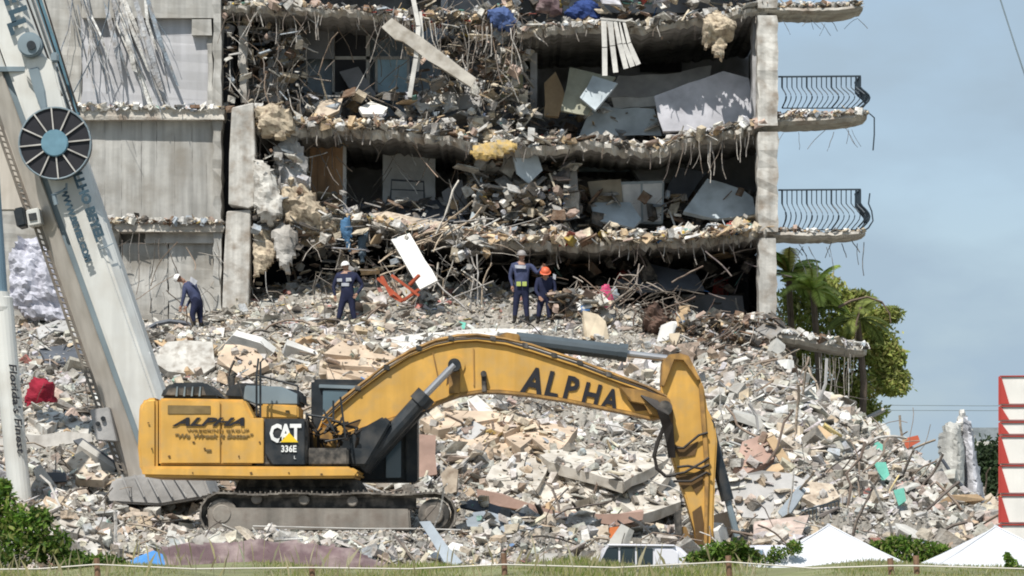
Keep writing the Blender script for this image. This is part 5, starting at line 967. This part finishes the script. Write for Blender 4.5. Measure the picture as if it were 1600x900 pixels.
# ---------------------------------------------------------------- people
def person(label, J, Y0, helm, bodycol='navy', legcol='navy', face=1, extras=(), origin=None):
    """J: joint -> (px, py, dY). One skinned body mesh, clothes coloured by region; helmet, vest marks as children."""
    Pt = {k: P(a, b, Y0) + Vector((0, d, 0)) for k, (a, b, d) in J.items()}
    loc = P(*origin, Y0); root = empty('person', loc, label, 'person')
    names = []; vs = []; rs = []; es = []; reg = []
    def addv(p, r, g): vs.append(Vector(p)); rs.append(r); reg.append(g); return len(vs) - 1
    pel = addv(Pt['pelvis'], .155, 'b'); sp = addv((Pt['pelvis'] + Pt['chest']) / 2, .135, 't'); ch = addv(Pt['chest'], .165, 't'); nk = addv(Pt['neck'], .062, 'n')
    hd = Pt['head']; up = (hd - Pt['neck']).normalized(); h0 = addv(hd - up * .04, .07, 'h'); h1 = addv(hd + up * .03, .075, 'h')
    es += [(pel, sp), (sp, ch), (ch, nk), (nk, h0), (h0, h1)]
    for s in 'LR':
        sh = addv(Pt['sh' + s], .07, 't'); el = addv(Pt['el' + s], .048, 't'); fa = addv(Pt['ha' + s] + (Pt['el' + s] - Pt['ha' + s]) * .22, .034, 't'); ha = addv(Pt['ha' + s], .034, 's')
        es += [(ch, sh), (sh, el), (el, fa), (fa, ha)]; d = (Pt['ha' + s] - Pt['el' + s]).normalized(); side = d.cross(Vector((0, 1, 0))).normalized() if abs(d.y) < .9 else Vector((1, 0, 0))
        for k, (off, L) in enumerate(((-.03, .075), (-.01, .088), (.01, .083), (.03, .068))):
            a = addv(Pt['ha' + s] + d * .055 + side * off, .0105, 's'); b = addv(Pt['ha' + s] + d * (.055 + L) + side * off * 1.2 + Vector((0, -.02, 0)), .0085, 's'); es += [(ha, a), (a, b)]
        a = addv(Pt['ha' + s] + d * .02 - side * .045 + Vector((0, -.02, 0)), .012, 's'); b = addv(Pt['ha' + s] + d * .06 - side * .06 + Vector((0, -.03, 0)), .0095, 's'); es += [(ha, a), (a, b)]
        hi = addv(Pt['hip' + s], .105, 'l'); kn = addv(Pt['kn' + s], .068, 'l'); ca = addv(Pt['kn' + s] * .62 + Pt['an' + s] * .38, .064, 'l'); an = addv(Pt['an' + s], .052, 'f'); 
        tdir = Pt['toe' + s] - Pt['an' + s]; hl = addv(Pt['an' + s] + Vector((0, 0, -.055)), .048, 'f'); to = addv(Pt['toe' + s], .04, 'f'); es += [(pel, hi), (hi, kn), (kn, ca), (ca, an), (an, hl), (hl, to)]
    rs = [q * {'t': 1.24, 'b': 1.15, 'l': 1.28, 'f': 1.1}.get(g, 1) for q, g in zip(rs, reg)]
    me = bpy.data.meshes.new('body'); me.from_pydata([tuple(v - loc) for v in vs], es, []); o = bpy.data.objects.new('body', me); COL.objects.link(o)
    md = o.modifiers.new('skin', 'SKIN'); md.use_smooth_shade = True
    for i, sv in enumerate(me.skin_vertices[0].data): sv.radius = (rs[i] * (1.12 if reg[i] in 'tb' and i < 3 else 1), rs[i]); sv.use_root = (i == 0)
    ss = o.modifiers.new('sub', 'SUBSURF'); ss.levels = 1; ss.render_levels = 1
    bpy.context.view_layer.update(); m2 = bpy.data.meshes.new_from_object(o.evaluated_get(bpy.context.evaluated_depsgraph_get())); COL.objects.unlink(o); bpy.data.objects.remove(o)
    bm = bmesh.new(); bm.from_mesh(m2)
    fd = Vector((0, -1, 0)) * face + Vector((up.x * .0, 0, 0)); lr = up.cross(fd).normalized(); fd = lr.cross(up).normalized() * (1 if True else 1)
    if fd.dot(Vector((0, -1, 0)) * face) < 0: fd = -fd
    hc = hd - loc
    def ball(c_, r, sc=(1, 1, 1), seg=10):
        mat = Matrix((lr * sc[0], fd * sc[1], up * sc[2])).transposed().to_4x4(); mat.translation = c_
        return bmesh.ops.create_uvsphere(bm, u_segments=seg, v_segments=max(6, seg - 2), radius=r, matrix=mat)['verts']
    n0 = len(bm.verts); ball(hc, .098, (.85, 1.02, 1.22), 14); ball(hc + fd * .1 - up * .015, .022, (.7, 1, 1.2), 6)           # head, nose
    for s in (-1, 1): ball(hc + lr * .084 * s, .026, (.4, .7, 1.1), 6)
    bm.verts.ensure_lookup_table()
    for f in bm.faces: f.smooth = True
    eyes = []
    for s in (-1, 1): eyes += ball(hc + fd * .088 + lr * .033 * s + up * .01, .0125, (1.2, .6, .8), 6)
    eyes += ball(hc + fd * .086 - up * .055, .02, (1.2, .5, .35), 6)
    eset = set(eyes); bm.to_mesh
    for m in (MT[bodycol], MT[legcol], MT['skin'], MT['boots']): m2.materials.append(m)
    segs = [(vs[a] - loc, vs[b] - loc, reg[b], reg[a], rs[a], rs[b]) for a, b in es]
    for f in bm.faces:
        c_ = f.calc_center_median(); best = 1e9; g = 't'
        if all(v in eset for v in f.verts): f.material_index = 3; continue
        for a, b, rb, ra, q0, q1 in segs:
            ab = b - a; t = max(0, min(1, (c_ - a).dot(ab) / (ab.length_squared or 1))); d_ = (c_ - a - ab * t).length - (q0 + (q1 - q0) * t)
            if d_ < best - 1e-6: best = d_; g = rb if t > .5 else ra
        f.material_index = {'t': 0, 'b': 1, 'l': 1, 'n': 2, 'h': 2, 's': 2, 'f': 3}[g]
    bm.to_mesh(m2); bm.free(); o = bpy.data.objects.new('body', m2); place(o, loc, root)
    # helmet: dome, brim
    hm = bmesh.new(); mat = Matrix((lr * 1.0, fd * 1.15, up * .95)).transposed().to_4x4(); mat.translation = hd + up * .045
    bmesh.ops.create_uvsphere(hm, u_segments=18, v_segments=12, radius=.128, matrix=mat); hc2 = hd + up * .035
    res = bmesh.ops.bisect_plane(hm, geom=hm.verts[:] + hm.edges[:] + hm.faces[:], plane_co=hc2, plane_no=-up, clear_outer=True)
    rim = [e for e in hm.edges if e.is_boundary]; ex = bmesh.ops.extrude_edge_only(hm, edges=rim)['geom']
    for v in [g for g in ex if isinstance(g, bmesh.types.BMVert)]: r_ = v.co - hc2; v.co += r_.normalized() * (.018 + .05 * max(0, r_.normalized().dot(fd)))
    for f in hm.faces: f.smooth = True
    V = [tuple(v.co) for v in hm.verts]; hm.verts.index_update(); FF = [tuple(v.index for v in f.verts) for f in hm.faces]; hm.free()
    mesh_obj('helmet', V, FF, MT[helm], root, smooth=True)
    for (nm, pts, dY, mt) in extras: mb = MB(); mb.prism(pts, Y0 + dY - .012, Y0 + dY + .012, Y0); bevel(mb.build(nm, MT[mt], root), .005, 1)
    return root
person('stooping worker in faded navy jacket and white helmet beside the cracked wall', dict(pelvis=(309, 472, 0), chest=(297, 449, 0), neck=(289, 440, -.02), head=(280, 436, -.04), shL=(290, 450, -.16), shR=(303, 445, .16), elL=(288, 465, -.2), elR=(299, 463, .2), haL=(284, 481, -.2), haR=(290, 480, .15),
       hipL=(306, 475, -.08), hipR=(311, 475, .08), knL=(301, 492, -.1), knR=(312, 493, .1), anL=(304, 507, -.1), anR=(314, 508, .1), toeL=(297, 510, -.14), toeR=(308, 511, .06)), 86.0, 'helmw', 'navyl', 'navy', 1, origin=(308, 511),
       extras=(('back_marking', [(299, 433), (310, 440), (306, 447), (298, 441)], -.2, 'letter'),))
person('worker in navy with white helmet seen from behind, one hand on hip', dict(pelvis=(543, 463, 0), chest=(542, 436, 0), neck=(541, 423, 0), head=(540, 417, 0), shL=(528, 430, 0), shR=(556, 430, 0), elL=(521, 448, 0), elR=(567, 446, .05), haL=(524, 464, -.05), haR=(557, 461, -.08),
       hipL=(537, 465, 0), hipR=(549, 465, 0), knL=(532, 485, 0), knR=(551, 486, 0), anL=(528, 502, 0), anR=(555, 503, 0), toeL=(525, 506, .14), toeR=(557, 507, .14)), 86.0, 'helmw', 'navy', 'navy', -1, origin=(541, 508),
       extras=(('back_letters', [(527, 436), (535, 436), (535, 441), (527, 441)], -.17, 'letter'), ('back_letters', [(541, 435), (549, 435), (550, 440), (541, 441)], -.17, 'letter'), ('back_letters', [(534, 443), (546, 443), (546, 448), (534, 448)], -.165, 'letter')))
person('upright worker in navy with lime patches, bending over to the orange helmeted one', dict(pelvis=(815, 453, 0), chest=(815, 423, 0), neck=(815, 409, -.02), head=(815, 400, -.05), shL=(801, 415, 0), shR=(830, 415, 0), elL=(797, 433, .02), elR=(840, 428, -.1), haL=(801, 449, -.05), haR=(847, 419, -.22),
       hipL=(808, 455, 0), hipR=(821, 455, 0), knL=(806, 478, 0), knR=(822, 479, 0), anL=(804, 499, 0), anR=(824, 500, 0), toeL=(801, 504, -.14), toeR=(826, 505, -.14)), 86.0, 'helmg', 'navyl', 'navy', -1, origin=(814, 506),
       extras=(('hiviz_patch', [(807, 441), (814, 441), (814, 448), (807, 448)], -.19, 'hiviz'), ('hiviz_patch', [(816, 441), (823, 441), (823, 448), (816, 448)], -.19, 'hiviz'), ('back_letters', [(804, 415), (822, 416), (821, 421), (805, 420)], -.2, 'letter')))
person('worker in dark navy with orange helmet and lowered head, right of the pair', dict(pelvis=(852, 464, .05), chest=(852, 443, -.02), neck=(852, 434, -.14), head=(852, 427, -.22), shL=(840, 438, -.05), shR=(864, 437, -.02), elL=(837, 455, -.12), elR=(867, 453, -.05), haL=(844, 466, -.25), haR=(862, 467, -.2),
       hipL=(846, 466, .05), hipR=(858, 466, .05), knL=(843, 483, -.02), knR=(858, 484, 0), anL=(841, 499, .02), anR=(859, 500, .02), toeL=(838, 504, -.12), toeR=(862, 505, -.12)), 86.0, 'helmo', 'navy', 'navy', 1, origin=(851, 506),
       extras=(('glove_patch', [(864, 428), (869, 430), (868, 438), (864, 436)], -.1, 'letter'),))

# ---------------------------------------------------------------- trees and shrubs
def leaf_cloud(C, n, size, cols, flat=.5):
    """C: list of (center, radii) clumps -> leaves as bent quads"""
    k = rng.integers(0, len(C), n) if True else None
    cen = np.array([c[0] for c in C])[k]; rad = np.array([c[1] for c in C])[k]
    d = rng.normal(size=(n, 3)); d /= np.linalg.norm(d, axis=1)[:, None]; r = (rng.random(n) ** .4)[:, None]
    pos = cen + d * r * rad * (1 + rng.normal(0, .12, (n, 1)))
    s = size * rng.uniform(.6, 1.4, n); T4 = np.array([(-.5, 0, 0), (0, .22, .08), (.5, 0, -.05), (0, -.22, .08)])
    v = np.einsum('nij,nvj->nvi', rand_rot(n), T4[None] * s[:, None, None]) + pos[:, None, :]
    T = np.array([(0, 1, 2), (0, 2, 3)])[None] + (np.arange(n) * 4)[:, None, None]
    cl = np.array(cols)[rng.integers(0, len(cols), n)] * np.array([rng.uniform(.7, 1.25) for _ in C])[k][:, None] * (1 + rng.normal(0, .15, (n, 1)))
    return v.reshape(-1, 3), T.reshape(-1, 3), np.repeat(np.clip(cl, .005, .6), 4, 0)
GR = [(.34, .40, .10), (.42, .47, .13), (.22, .28, .07), (.5, .52, .18), (.44, .40, .15)]
GY = [(.5, .62, .14), (.42, .54, .12), (.56, .64, .2), (.38, .46, .1)]
def tree(label, base, trunk_top, clumps, Y, n, size, cols, r=.14, cat='tree', name='tree', grp=None, branches=True):
    t = empty(name, P(base[0], base[1], Y), label, cat, grp)
    C = [((lambda p: (p.x, p.y + dy, p.z))(P(a, b, Y)), (m_(rx_, Y), m_(max(rx_, ry_), Y) * .9, m_(ry_, Y))) for a, b, rx_, ry_, dy in clumps]
    mb = MB(); b0 = P(*base, Y); tt = P(*trunk_top, Y); mid = (b0 + tt) / 2 + Vector((random.gauss(0, .1), 0, 0)); mb.tube([b0, mid, tt], r, 7, r2=r * .5)
    if branches:
        for c_, rd in C[:14]:
            c_ = Vector(c_); s0 = mid.lerp(tt, random.random()); mb.tube([s0, s0.lerp(c_, .5) + Vector((0, 0, -.1)), c_], r * .35, 5, r2=r * .1)
    mb.build('trunk', MT['bark'], t); V, T, Cc = leaf_cloud(C, n, size, cols); np_mesh('crown', V, T, Cc, MT['leaf'], t)
    return t
tree('dense green tree behind the right end of the ruined building', (1300, 760), (1310, 560), [(1250, 470, 40, 30, 0), (1300, 500, 45, 35, 0), (1350, 505, 38, 30, 0), (1385, 492, 26, 14, 0), (1330, 545, 50, 30, -.3), (1375, 555, 30, 35, 0), (1280, 560, 45, 35, 0), (1340, 600, 45, 30, 0), (1395, 605, 28, 14, 0), (1300, 620, 40, 30, 0), (1350, 645, 38, 20, 0), (1240, 520, 35, 50, 0), (1240, 600, 30, 40, 0), (1385, 580, 22, 30, .3), (1255, 430, 26, 24, .3), (1290, 455, 34, 24, 0), (1335, 470, 30, 18, 0), (1225, 560, 30, 60, 0), (1365, 530, 40, 26, .2), (1395, 560, 20, 22, 0), (1400, 590, 22, 14, 0)], 101, 19000, .21, GR, .2)
def palm(label, base, top, Y, fronds, L, cols=GY, r=.13):
    t = empty('palm_tree', P(*base, Y), label, 'palm'); mb = MB(); b0, tp = P(*base, Y), P(*top, Y); mb.tube([b0, b0.lerp(tp, .5) + Vector((.15, 0, 0)), tp], r, 8, r2=r * .75); mb.build('trunk', MT['bark'], t)
    for i in range(fronds):
        az = 2 * math.pi * i / fronds + random.uniform(-.2, .2); el = random.uniform(.0, 1.2); d = Vector((math.cos(az) * math.cos(el), math.sin(az) * math.cos(el), math.sin(el))); p = tp.copy(); pts = [p.copy()]; LL = L * random.uniform(.8, 1.15)
        for s_ in range(10): p = p + d * LL / 10; pts.append(p.copy()); d = (d + Vector((0, 0, -.17))).normalized()
        mb = MB(); cc = np.array(random.choice(cols)); mb.tube(pts, .022, 4, tuple(cc * .8), caps=False)
        for q in range(2, 30):
            u = q / 30 * 10; j = min(9, int(u)); a = pts[j].lerp(pts[j + 1], u - j); dd = (pts[j + 1] - pts[j]).normalized(); sd_ = dd.cross(Vector((0, 0, 1))).normalized(); ll_ = LL * .26 * math.sin(q / 31 * math.pi) ** .6
            for sg in (-1, 1): tip = a + (sd_ * sg + dd * .6 + Vector((0, 0, -.35))).normalized() * ll_; w2 = dd * .045; col = tuple(np.clip(cc * random.uniform(.7, 1.3), .01, .6)); mb.add([a - w2, a + w2, tip], [(0, 1, 2)], col)
        mb.c = mb.c if len(mb.c) == len(mb.v) else [tuple(cc) + (1,)] * len(mb.v)
        mesh_obj('frond', mb.v, mb.f, MT['leaf'], t, colors=mb.c)
    return t
palm('bright green palm top rising just right of the building column', (1275, 700), (1270, 455), 98.5, 15, 1.5); palm('short yellow green palm half hidden behind the column under the lower balcony', (1232, 700), (1232, 428), 99.5, 12, 1.3, [(.2, .28, .06), (.28, .36, .08), (.4, .34, .1)])
palm('drooping olive palm at the right side of the dense tree', (1345, 700), (1340, 500), 99, 13, 1.6, [(.22, .26, .07), (.34, .30, .10), (.18, .22, .06)])
for (pts, lab) in ((((1310, 480), (1330, 470), (1355, 464), (1378, 472), (1390, 490), (1392, 505)), 'bare curved branch arching over the right of the tree'), (((1345, 480), (1338, 505), (1336, 535)), 'dark bare branch hanging in the middle of the tree')):
    mb = MB(); mb.tube([P(a, b, 98) for a, b in pts], .05, 5, r2=.02); tag(mb.build('branch', MT['bark']), lab, 'branch')
for i, (x, y, rx_, ry_, lab) in enumerate(((1430, 740, 34, 22, 'far dark trees just visible over the right slope'), (1545, 720, 26, 36, 'far green tree between the draped piers and the stack'), (1590, 760, 40, 50, 'far green tree directly behind the red and white stack'))):
    tree(lab, (x, 838), (x, y), [(x, y, rx_, ry_, 0), (x - rx_ * .5, y + ry_ * .6, rx_, ry_, 1), (x + rx_ * .5, y + ry_ * .8, rx_, ry_, -1), (x, y + ry_ * 1.6, rx_ * 1.1, ry_, 0)], 170, 2600, .42, [(.035, .06, .025), (.05, .08, .03), (.07, .1, .05)], .3)
fb = empty('far_building', P(1560, 838, 230), 'distant low building with pale roof line behind the stack', 'building')
mb = MB(); mb.prism([(1520, 678), (1640, 678), (1640, 850), (1520, 850)], 230, 238, 230); mb.build('wall', g_('far_wall', (.25, .28, .3)) or MT['far_wall'], fb) if False else None
PM('far_wall', (.24, .27, .29)); PM('far_roof', (.62, .6, .55))
mb = MB(); mb.prism([(1520, 668), (1640, 668), (1640, 850), (1520, 850)], 230, 238, 230); mb.build('wall', MT['far_wall'], fb)
mb = MB(); mb.prism([(1516, 690), (1644, 690), (1644, 697), (1516, 697)], 229.5, 238.5, 230); mb.build('balcony_band', MT['far_roof'], fb)
for k in range(3): mb = MB(); mb.prism([(1530 + k * 12, 702), (1538 + k * 12, 702), (1538 + k * 12, 716), (1530 + k * 12, 716)], 229.7, 230.1, 230); mb.build('window', MT['black'], fb)
# overhead wires
for (a, b, Y, lab, r) in (((1560, -10), (1612, 150), 70, 'dark cable crossing the sky in the upper right corner', .018), ((1380, 633), (1700, 633), 120, 'thin level wire above the right trees', .014), ((1380, 641), (1700, 640), 122, 'lower of the two level wires above the right trees', .014)):
    mb = MB(); mb.tube([P(*a, Y), P((a[0]+b[0])/2, (a[1]+b[1])/2 + 1, Y), P(*b, Y)], r, 5); tag(mb.build('overhead_wire', MT['craneg']), lab, 'wire')
# ---------------------------------------------------------------- red and white stack at the right
ords = ['topmost', 'second from the top', 'third from the top', 'fourth from the top', 'fifth from the top', 'sixth from the top', 'lowest visible']
yy = [(588, 633), (635, 658), (660, 680), (682, 726), (728, 772), (774, 818), (820, 866)]
for (a, b), od in zip(yy, ords):
    t = empty('counterweight', P(1562, b, 55), 'white block with a red wedge and dark letter, ' + od + ' of the stack', 'counterweight', 'red and white blocks stacked at the right')
    mb = MB(); mb.prism([(1562, a), (1680, a), (1680, b), (1562, b)], 55, 57.5, 55); bevel(mb.build('block', MT['cwhite'], t), .025, 2)
    mb = MB(); mb.prism([(1562.5, a + 2), (1565, a + 2), (1577, b - 2), (1562.5, b - 2)], 54.98, 55.0, 55); mb.build('red_wedge', MT['cred'], t)
    mb = MB(); mb.prism([(1560, a + .5), (1563, a + .5), (1563, b - .5), (1560, b - .5)], 54.97, 55.1, 55); mb.prism([(1562, a - 1), (1680, a - 1), (1680, a + .6), (1562, a + .6)], 54.97, 55.1, 55); mb.build('edge_strip', MT['cred'], t)
    text('M', 1601, (a + b) / 2 + 5, 54.98, 9, 'decal_k', t, bold=.03); t.rotation_euler.z = R(-9.2)
mb = MB(); mb.box((P(1620, 0, 56.2).x, 56.2, (P(0, 868, 56).z + GZ) / 2), (2, 2, P(0, 868, 56).z - GZ)); tag(mb.build('stack_base', MT['craneg']), 'grey carrier frame under the red and white block stack', 'frame')
# ---------------------------------------------------------------- tents
def tent(label, apex, hw, drop, Y):
    c_ = P(*apex, Y); t = empty('canopy_tent', (c_.x, Y, GZ), label, 'tent', 'white canopy tents in front of the heap'); h = m_(hw, Y); dz = m_(drop, Y); n = 10; v = [(c_.x, Y, c_.z)]; 
    cs = [(-h, -h), (h, -h), (h, h), (-h, h)]; f = []; N = 8; idx = {}; v = []
    def vid(i, r, k):       # side i, ring r, step k
        a, b = Vector((*cs[i], 0)), Vector((*cs[(i + 1) % 4], 0)); u = r / N; p = (a * (1 - k / N) + b * (k / N)) * u; z = c_.z - dz * (u ** .97) - .05 * math.sin(math.pi * k / N) * math.sin(math.pi * u)
        v.append((c_.x + p.x, Y + p.y, z + (.012 * math.sin(k * 2.1 + r * 1.3)) * u)); return len(v) - 1
    for i in range(4):
        g = [[vid(i, r, k) for k in range(N + 1)] for r in range(N + 1)]
        for r in range(N):
            for k in range(N): f.append((g[r][k], g[r][k+1], g[r+1][k+1], g[r+1][k]))
        k0 = len(v); a, b = cs[i], cs[(i + 1) % 4]; v += [(c_.x + a[0], Y + a[1], c_.z - dz - .16), (c_.x + b[0], Y + b[1], c_.z - dz - .16)]
        for k in range(N):
            q0 = len(v); pa, pb = v[g[N][k]], v[g[N][k+1]]; v += [(pa[0], pa[1], pa[2] - .17 + .02 * (k % 2)), (pb[0], pb[1], pb[2] - .17 + .02 * ((k + 1) % 2))]; f.append((g[N][k], g[N][k+1], q0 + 1, q0))
    o = mesh_obj('canopy', v, f, MT['tent'], t); 
    for sx in (-1, 1):
        for sy in (-1, 1): mb = MB(); mb.bar((c_.x + sx * h * .97, Y + sy * h * .97, GZ), (c_.x + sx * h * .97, Y + sy * h * .97, c_.z - dz), .035, .035); mb.build('leg', MT['craneg'], t)
        mb = MB(); mb.tube([(c_.x, Y, c_.z + .01), (c_.x + sx * h * .5, Y - h * .5, c_.z - dz * .525 + .01), (c_.x + sx * h, Y - h, c_.z - dz + .01)], .012, 4); mb.build('seam', MT['tent'], t)
    mb = MB(); mb.tube([(c_.x, Y, c_.z - .03), (c_.x, Y, c_.z + .03)], .03, 8); mb.build('peak_cap', MT['tent'], t)
tent('complete white peaked tent right of the excavator stick', (1295, 821), 140, 77, 47.0); tent('white peaked tent cut by the right edge, in front of the block stack', (1556, 823), 140, 78, 47.0)
PM('van_glass', (.03, .045, .055), rough=.2, bump=0)
# ---------------------------------------------------------------- white van and second vehicle behind the dune
vn = empty('white_van', (P(1000, 0, 46).x, 46, GZ), 'white vehicle with dark side windows parked below the excavator stick', 'van')
def vp(name, pts, Y0, Y1, mat, bv, par=None, seg=3): mb = MB(); mb.prism(pts, Y0, Y1, 45.2); return bevel(mb.build(name, MT[mat], par or vn), bv, seg) if bv else mb.build(name, MT[mat], par or vn)
gz_py = HOR + (CZ - GZ) * F / 45.2
vb = vp('body', [(905, gz_py - 30), (905, 935), (925, 905), (948, 853), (955, 850), (1052, 851), (1064, 856), (1090, 880), (1150, 892), (1165, 905), (1165, gz_py - 30)], 45.2, 46.9, 'vanw', .05)
for pts in ([(936, 882), (949, 856), (966, 855), (966, 882)], [(969, 882), (969, 855), (992, 855), (992, 882)], [(995, 882), (995, 856), (1020, 857), (1020, 882)]): vp('window', pts, 45.18, 45.3, 'van_glass', .01)
vp('side_panel', [(1023, 882), (1023, 857), (1052, 858), (1060, 864), (1060, 882)], 45.17, 45.25, 'vanw', .01); vp('roof_edge', [(950, 850), (1054, 851), (1056, 854), (948, 853)], 45.15, 45.3, 'vanw', .01)
for x in (950, 1120):
    mb = MB(); mb.cyl(P(x, gz_py - 32, 45.2), .33, 45.15, 45.4, 20); wh = mb.build('wheel', MT['black'], vn); mb = MB(); mb.cyl(P(x, gz_py - 32, 45.2), .18, 45.12, 45.16, 16); mb.build('rim', MT['craneg'], wh)
v2 = empty('numbered_vehicle', (P(1205, 0, 49).x, 49, GZ), 'white vehicle end with dark number digits, half hidden by shrubs left of the tent', 'vehicle')
gz2 = HOR + (CZ - GZ) * F / 48.5
mb = MB(); mb.prism([(1164, gz2 - 25), (1164, 872), (1168, 858), (1178, 852), (1232, 852), (1240, 860), (1240, gz2 - 25)], 48.5, 49.8, 48.5); b2 = bevel(mb.build('body', MT['vanw'], v2), .05, 3)
text('97', 1178, 870, 48.48, 10, 'tubeblue', v2, bold=.04)
for x in (1176, 1228): mb = MB(); mb.cyl(P(x, gz2 - 28, 48.5), .28, 48.45, 48.7, 18); mb.build('wheel', MT['black'], v2)
mb = MB(); mb.prism([(1164, 856), (1170, 856), (1168, 880), (1163, 880)], 48.4, 48.6, 48.5); mb.build('dark_edge', MT['black'], v2)
# ---------------------------------------------------------------- fence posts and ropes at the dune
posts = [(151, 872), (487, 884), (787, 864), (1138, 868), (1391, 872), (1431, 868)]
plab = ['stubby wooden post near the blue tarp', 'short wooden post in front of the maroon tarpaulin', 'slim brown post below the crushed metal sheets', 'reddish post under the excavator stick', 'left one of the two close posts by the left tent', 'right one of the two close posts beside the left tent']
for (px, py), lb in zip(posts, plab):
    Y = 26.0; tp = P(px, py, Y); zb = float(dune_z(tp.x, Y)) - .15; mb = MB(); mb.tube([(tp.x, Y, zb), (tp.x + .01, Y, (zb + tp.z) / 2), (tp.x, Y, tp.z)], .026, 7); tag(mb.build('fence_post', MT['wood']), lb, 'post', 'wooden posts of the rope fence')
for (pts, r, lab, m) in (([(-40, 890), (60, 889), (151, 882), (300, 889), (487, 887), (640, 889), (787, 882), (960, 887), (1138, 878), (1270, 888), (1391, 884), (1431, 884), (1640, 890)], .0065, 'pale rope strung between the wooden posts', 'rope'),):
    mb = MB(); mb.tube([P(a, b, 25.95) for a, b in pts], r, 5); tag(mb.build('fence_rope', MT[m]), lab, 'rope')
mb = MB(); mb.tube([P(a, b, 57.4) for a, b in ((395, 822), (480, 824), (560, 826), (650, 826), (720, 828))], .012, 4); tag(mb.build('thin_wire', MT['palebar']), 'thin pale line in front of the excavator track', 'wire')
# ---------------------------------------------------------------- grass and shrubs
def grass(name, n, px, Y, h, cols, wd, kw):
    x = (px - 800) / F * Y; zb = dune_z(x, Y) - .02; s = rng.uniform(.4, 1, n) * h; ln = rng.normal(0, .22, n) * s; ly = rng.normal(0, .15, n) * s; a = rng.uniform(0, np.pi, n); wx = np.cos(a) * wd; wy = np.sin(a) * wd
    v = np.stack([np.stack([x - wx, Y - wy, zb], 1), np.stack([x + wx, Y + wy, zb], 1), np.stack([x + ln * .35 + wx * .7, Y + ly * .35, zb + s * .6], 1), np.stack([x + ln, Y + ly, zb + s], 1)], 1)
    T = np.array([(0, 1, 2), (0, 2, 3)])[None] + (np.arange(n) * 4)[:, None, None]; c = np.array(cols)[rng.integers(0, len(cols), n)] * (1 + rng.normal(0, .18, (n, 1)))
    np_mesh(name, v.reshape(-1, 3), T.reshape(-1, 3), np.repeat(np.clip(c, .01, .6), 4, 0), MT['grass'], **kw)
n = 52000; px = rng.uniform(-60, 1660, n); Y = rng.uniform(23, 33, n); dens = .5 + .5 * np.sin(px * .021 + 1) * np.sin(px * .0073 + 2); hh = (.03 + .085 * dens ** 1.2) * np.where((px > 560) & (px < 1200), 1.15, .75)
grass('dune_grass', n, px, Y, hh, [(.20, .24, .06), (.30, .30, .10), (.14, .2, .04), (.38, .34, .17), (.42, .38, .22)], .004, dict(kind='stuff', label='dry green dune grass along the bottom of the photo', cat='grass'))
n = 320; px = rng.uniform(-40, 1200, n); Y = rng.uniform(25, 31, n)
grass('dry_stalks', n, px, Y, rng.uniform(.12, .38, n), [(.42, .36, .22), (.34, .3, .16), (.5, .44, .3)], .0035, dict(kind='stuff', label='tall dry straw stalks standing above the dune grass', cat='grass'))
def shrub(label, clumps, Y, n, size, cols, base): return tree(label, base, (base[0], base[1] - 30), clumps, Y, n, size, cols, .02, 'shrub', 'shrub')
SG = [(.13, .23, .03), (.08, .16, .02), (.19, .29, .05), (.05, .10, .02), (.22, .24, .07)]
shrub('bright green bushy shrub filling the lower left corner', [(0, 800, 34, 40, 0), (-20, 770, 28, 24, 0), (35, 825, 36, 34, -.1), (75, 850, 36, 28, 0), (20, 860, 60, 30, -.2), (110, 875, 30, 16, 0), (58, 810, 20, 18, .1), (5, 762, 12, 12, 0), (140, 882, 22, 12, 0)], 31, 5200, .075, SG, (30, 905))
shrub('low green weeds at the foot of the long pale pillar', [(165, 878, 28, 12, 0), (120, 884, 30, 12, 0), (190, 886, 20, 10, 0)], 30.5, 1100, .06, SG, (160, 905))
shrub('light green bush below the foot of the excavator stick', [(1120, 862, 26, 16, 0), (1150, 856, 22, 14, 0), (1090, 872, 22, 10, 0), (1170, 868, 20, 12, .1), (1140, 876, 30, 14, 0)], 34, 1500, .075, SG, (1130, 900))
shrub('light green bush between the two tents', [(1375, 858, 20, 14, 0), (1405, 850, 28, 14, 0), (1440, 858, 26, 16, 0), (1470, 862, 16, 12, 0), (1400, 872, 40, 14, 0), (1450, 878, 30, 12, 0)], 51, 2300, .1, SG, (1420, 900))
shrub('small weeds left of the complete tent', [(1215, 864, 18, 10, 0), (1240, 856, 14, 12, 0), (1195, 876, 24, 10, 0)], 46.0, 700, .07, SG, (1215, 900))
shrub('leafy sprig in the lower right corner', [(1580, 880, 10, 12, 0), (1592, 892, 16, 10, 0), (1574, 870, 5, 6, 0)], 30, 420, .05, SG, (1585, 910))
